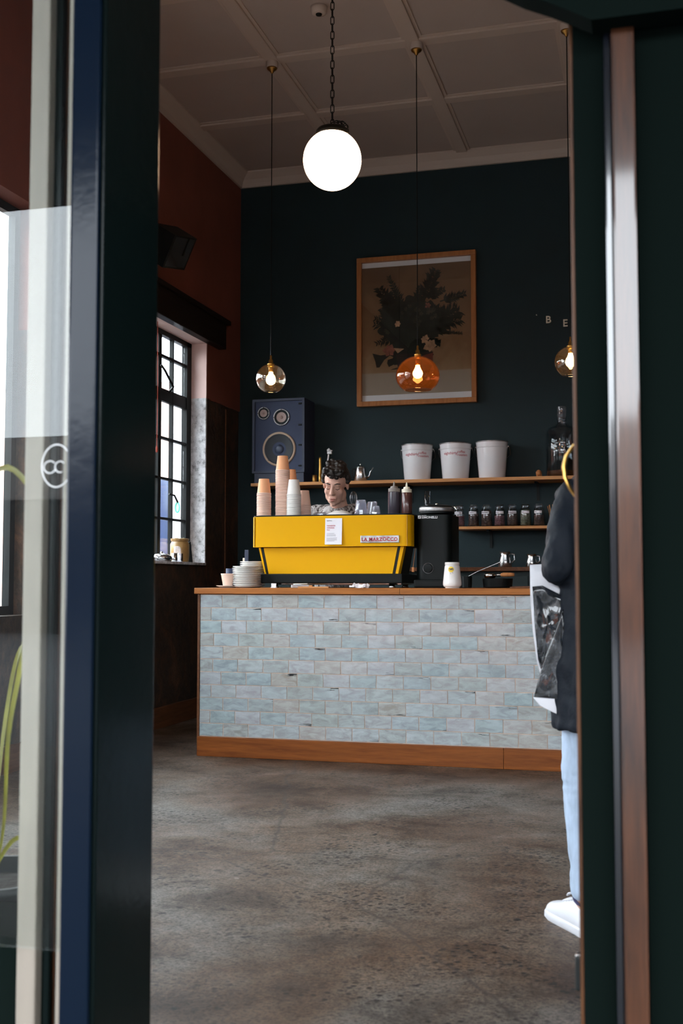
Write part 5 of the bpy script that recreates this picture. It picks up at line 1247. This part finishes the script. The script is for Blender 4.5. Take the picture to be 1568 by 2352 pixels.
for s_ in (-1, 1): mobj('shoe', blob([('ell', (s_ * .115, -.055, .04), (.052, .15, .038)), ('ell', (s_ * .105, .04, .06), (.048, .06, .055)), ('box', (s_ * .11, -.04, .010), (.085, .25, .018))], .007, 2), 'black', ba)

# customer at the right, seen from behind, half hidden by the door edge
cu = thing('person', 'customer in dark jacket, pale jeans and white sneakers at right', 'person', (-.130, 3.55, 0), R(29))
HT = Matrix.Translation((.02, .035, 1.545)) @ Euler((0, 0, R(180))).to_matrix().to_4x4()
sk = head_prims(HT, .97)
sk += [('cap', (.01, 0, 1.36), (.018, .015, 1.46), .055, .050), ('ell', (0, 0, 1.22), (.15, .095, .16)), ('ell', (0, 0, 1.02), (.135, .095, .14)), ('ell', (0, -.005, .86), (.120, .085, .12)), ('cap', (-.115, 0, 1.300), (.115, 0, 1.300), .042, .042)]
sk += [('cap', (-.124, 0, 1.285), (-.192, -.042, 1.080), .034, .024), ('cap', (-.192, -.042, 1.080), (-.10, .135, 1.06), .024, .022), ('cap', (.124, 0, 1.285), (.198, -.01, 1.06), .034, .026), ('cap', (.198, -.01, 1.06), (.205, .06, .83), .026, .022)]
hand(sk, (-.095, .142, 1.06), (.75, .45, -.25), (0, -.8, -.4), -1, 42); hand(sk, (.205, .065, .82), (0, .15, -1), (-1, .2, 0), 1, 22)
for s_, lift in ((-1, 0), (1, 0)):
    sk += [('cap', (s_ * .075, 0, .82), (s_ * .095, .02, .47), .064, .050), ('cap', (s_ * .095, .02, .47), (s_ * .10, -.012, .10), .050, .034), ('cap', (s_ * .10, -.02, .045), (s_ * .10, .13, .03), .034, .024)]
mobj('body', blob(sk, .0055, 2), 'skin', cu)
rnd = random.Random(5)
hp = hair_prims(HT, rnd, 240, .018, lambda p: (p.z > .06) or (p.y > -.01 and p.z > -.08), .97, 1.06); hp.append(('ell', HT @ Vector((0, .02, .04)), (.08, .096, .085)))
hp += [('cap', HT @ Vector((q * .03, .085, .0)), HT @ Vector((q * .034, .10, -.16)), .030, .016) for q in (-1.6, -.8, 0, .8, 1.6)]
mobj('hair', blob(hp, .007, 2), 'hair', cu)
jk = [('loft', [oval(.0, .0, .600, .188, .155, 32), oval(0, 0, .80, .180, .142, 32), oval(0, 0, 1.0, .160, .125, 32), oval(0, 0, 1.2, .165, .118, 32), oval(0, 0, 1.30, .155, .098, 32), oval(0, 0, 1.365, .11, .075, 32)]),
      ('cap', (-.120, 0, 1.295), (.120, 0, 1.295), .058, .058), ('cap', (-.135, -.005, 1.275), (-.198, -.050, 1.075), .050, .044), ('cap', (-.198, -.050, 1.075), (-.095, .125, 1.062), .044, .038), ('cap', (.135, 0, 1.275), (.200, -.01, 1.06), .054, .050), ('cap', (.200, -.01, 1.06), (.205, .055, .85), .050, .042)]
for k in range(9):      # soft hood and collar lying on the shoulders
    a = R(200 + 140 * k / 8); jk.append(('ell', (.01 + .095 * math.cos(a), .0 + .085 * math.sin(a), 1.385 + .014 * math.sin(k * 2.1)), (.045, .04, .032), None))
mobj('jacket', blob(jk, .008, 2, (.012, (15, 15, 8))), 'jacket', cu)
jn = [('loft', [oval(0, -.005, .90, .125, .090), oval(0, -.005, .78, .130, .098)])]
for s_ in (-1, 1): jn += [('cap', (s_ * .075, 0, .80), (s_ * .095, .02, .48), .072, .058), ('cap', (s_ * .095, .02, .48), (s_ * .10, -.010, .150), .058, .043), ('cap', (s_ * .10, -.010, .150), (s_ * .10, -.012, .125), .044, .044)]
for s_ in (-1, 1):
    for z in (.42, .45, .475): jn.append(('ell', (s_ * .095, .016, z), (.061, .060, .012), None))
mobj('jeans', blob(jn, .008, 1, (.004, (18, 18, 16))), 'denim', cu)
def sneaker(side, yaw):
    T = Matrix.Translation((side * .10, -.018, 0)) @ Matrix.Rotation(yaw, 4, 'Z')
    rt_ = bpy.data.objects.new('sneaker', None)
    secs = [(-.085, .020, .070), (-.075, .033, .078), (-.04, .038, .082), (.0, .038, .088), (.04, .040, .093), (.08, .043, .080), (.12, .046, .066), (.155, .047, .056), (.180, .042, .050), (.197, .030, .042), (.205, .014, .034)]
    rings = []
    for y, hw, h in secs:
        ring = []
        for k in range(20):
            a = 2 * PI * k / 20; x = hw * math.copysign(abs(math.cos(a)) ** .75, math.cos(a)); z = .022 + (h - .022) * max(0, math.sin(a)) ** .8 if math.sin(a) > 0 else .022 + .006 * math.sin(a)
            if z > .06 and y < .03: x *= .82
            ring.append(T @ Vector((x, y, z)))
        rings.append(ring)
    bm = B(); loft(bm, rings); up_ = obj('sneaker', bm, 'white_leather', cu, True)
    bm = B(); sr = []
    for z, e in ((0, -.002), (.006, .003), (.022, .0025), (.026, .0)):
        ring = []
        pts = [(hw, y) for y, hw, h in secs] + [(-hw, y) for y, hw, h in reversed(secs)]
        for hw, y in pts: ring.append(T @ Vector((hw + math.copysign(e + .001, hw), y + (e if y > .1 else -e if y < -.05 else 0), z)))
        sr.append(ring)
    loft(bm, sr); obj('sole', bm, 'white_leather', up_, 30)
    bm = B(); tube(bm, [T @ Vector((.038 * math.sin(t), -.018 - .062 * math.cos(t), .092 + .018 * (1 - math.cos(t)) / 2 - .006 * math.sin(t) ** 2)) for t in [2 * PI * k / 20 for k in range(20)]], .0045, 8, closed=True); obj('collar', bm, 'navy_lining', up_, True)
    bm = B(); loft(bm, [[T @ Vector((x * .75, y, z)) for x, y, z in ((-.03, .035, .088), (.03, .035, .088), (.028, .043, .088), (-.028, .043, .088))], [T @ Vector((x * .8, y, z)) for x, y, z in ((-.03, .022, .125), (.03, .022, .125), (.028, .028, .126), (-.028, .028, .126))]]); obj('tongue', bm, 'white_leather', up_, True)
    for k in range(4):
        y = .05 + .017 * k; z = .0955 - .0055 * k; bm = B(); tube(bm, [T @ Vector((-.024, y, z - .008)), T @ Vector((0, y - .004, z)), T @ Vector((.024, y, z - .008))], .0032, 6); obj('lace', bm, 'white_leather', up_, True)
    bm = B(); tube(bm, [T @ Vector((-.012 + .022 * math.cos(t), .052 + .014 * math.sin(t), .104 + .006 * math.sin(2 * t))) for t in [2 * PI * k / 16 for k in range(16)]], .0026, 6, closed=True); obj('lace_bow', bm, 'white_leather', up_, True)
    bm = B(); rr = []
    for k in range(9):
        a = R(180 + 22.5 * k); rr.append([T @ Vector((.0355 * math.cos(a), -.053 + .0385 * math.sin(a), z)) for z in (.062, .080)])
    vs = [[bm.verts.new(p) for p in q] for q in rr]
    for q, w in zip(vs, vs[1:]): bm.faces.new((q[0], w[0], w[1], q[1]))
    bmesh.ops.solidify(bm, geom=bm.faces[:], thickness=.002); obj('heel_tab', bm, 'green_tab', up_, True)
sneaker(-1, R(3)); sneaker(1, R(-14))

# shopping bag tucked under the customer's arm
bg = thing('shopping_bag', 'white plastic bag with shiny black print under the customer\'s arm', 'bag', (-.32, 3.475, .64))
def sheet(name, poly, y, th, mat, amp):
    bm = B(); cx_ = sum(p[0] for p in poly) / len(poly); cz_ = sum(p[1] for p in poly) / len(poly)
    fr, bk = [], []
    rings_f = []
    N_ = 6
    P_ = []
    for i in range(len(poly)):
        a, q = Vector(poly[i]), Vector(poly[(i + 1) % len(poly)])
        for k in range(4): P_.append(a.lerp(q, k / 4))
    def yy(x, z): return y + amp * noise.noise(Vector((x * 24, z * 15, y * 3))) + amp * .6 * noise.noise(Vector((x * 60, z * 45, 2)))
    for s_ in (0, 1):
        rg = []
        for j in range(N_):
            f = 1 - j / N_
            rg.append([bm.verts.new((cx_ + (p.x - cx_) * f, yy(cx_ + (p.x - cx_) * f, cz_ + (p.y - cz_) * f) + s_ * th, cz_ + (p.y - cz_) * f)) for p in P_])
        c0 = bm.verts.new((cx_, yy(cx_, cz_) + s_ * th, cz_)); n = len(P_)
        for a, q in zip(rg, rg[1:]):
            for i in range(n): bm.faces.new((a[i], a[(i + 1) % n], q[(i + 1) % n], q[i]))
        for i in range(n): bm.faces.new((rg[-1][i], rg[-1][(i + 1) % n], c0))
        rings_f.append(rg[0])
    for i in range(n): bm.faces.new((rings_f[0][i], rings_f[1][i], rings_f[1][(i + 1) % n], rings_f[0][(i + 1) % n]))
    part(name, bm, mat, bg, True)
sheet('bag_side', [(-.363, 1.09), (-.315, 1.092), (-.254, .981), (-.262, .89), (-.280, .786), (-.333, .755), (-.344, .792), (-.356, .889), (-.362, .981)], 3.470, .012, 'bag_white', .004)
sheet('printed_panel', [(-.354, 1.024), (-.324, 1.027), (-.257, .992), (-.258, .916), (-.262, .851), (-.330, .766), (-.340, .805), (-.348, .902)], 3.456, .006, 'foil', .007)
sheet('folded_flap', [(-.330, .779), (-.262, .960), (-.250, .80), (-.262, .689), (-.352, .694)], 3.447, .005, 'foil', .003)
sheet('flap_edge', [(-.355, .692), (-.260, .690), (-.262, .635), (-.300, .651), (-.336, .668)], 3.453, .006, 'bag_white', .002)
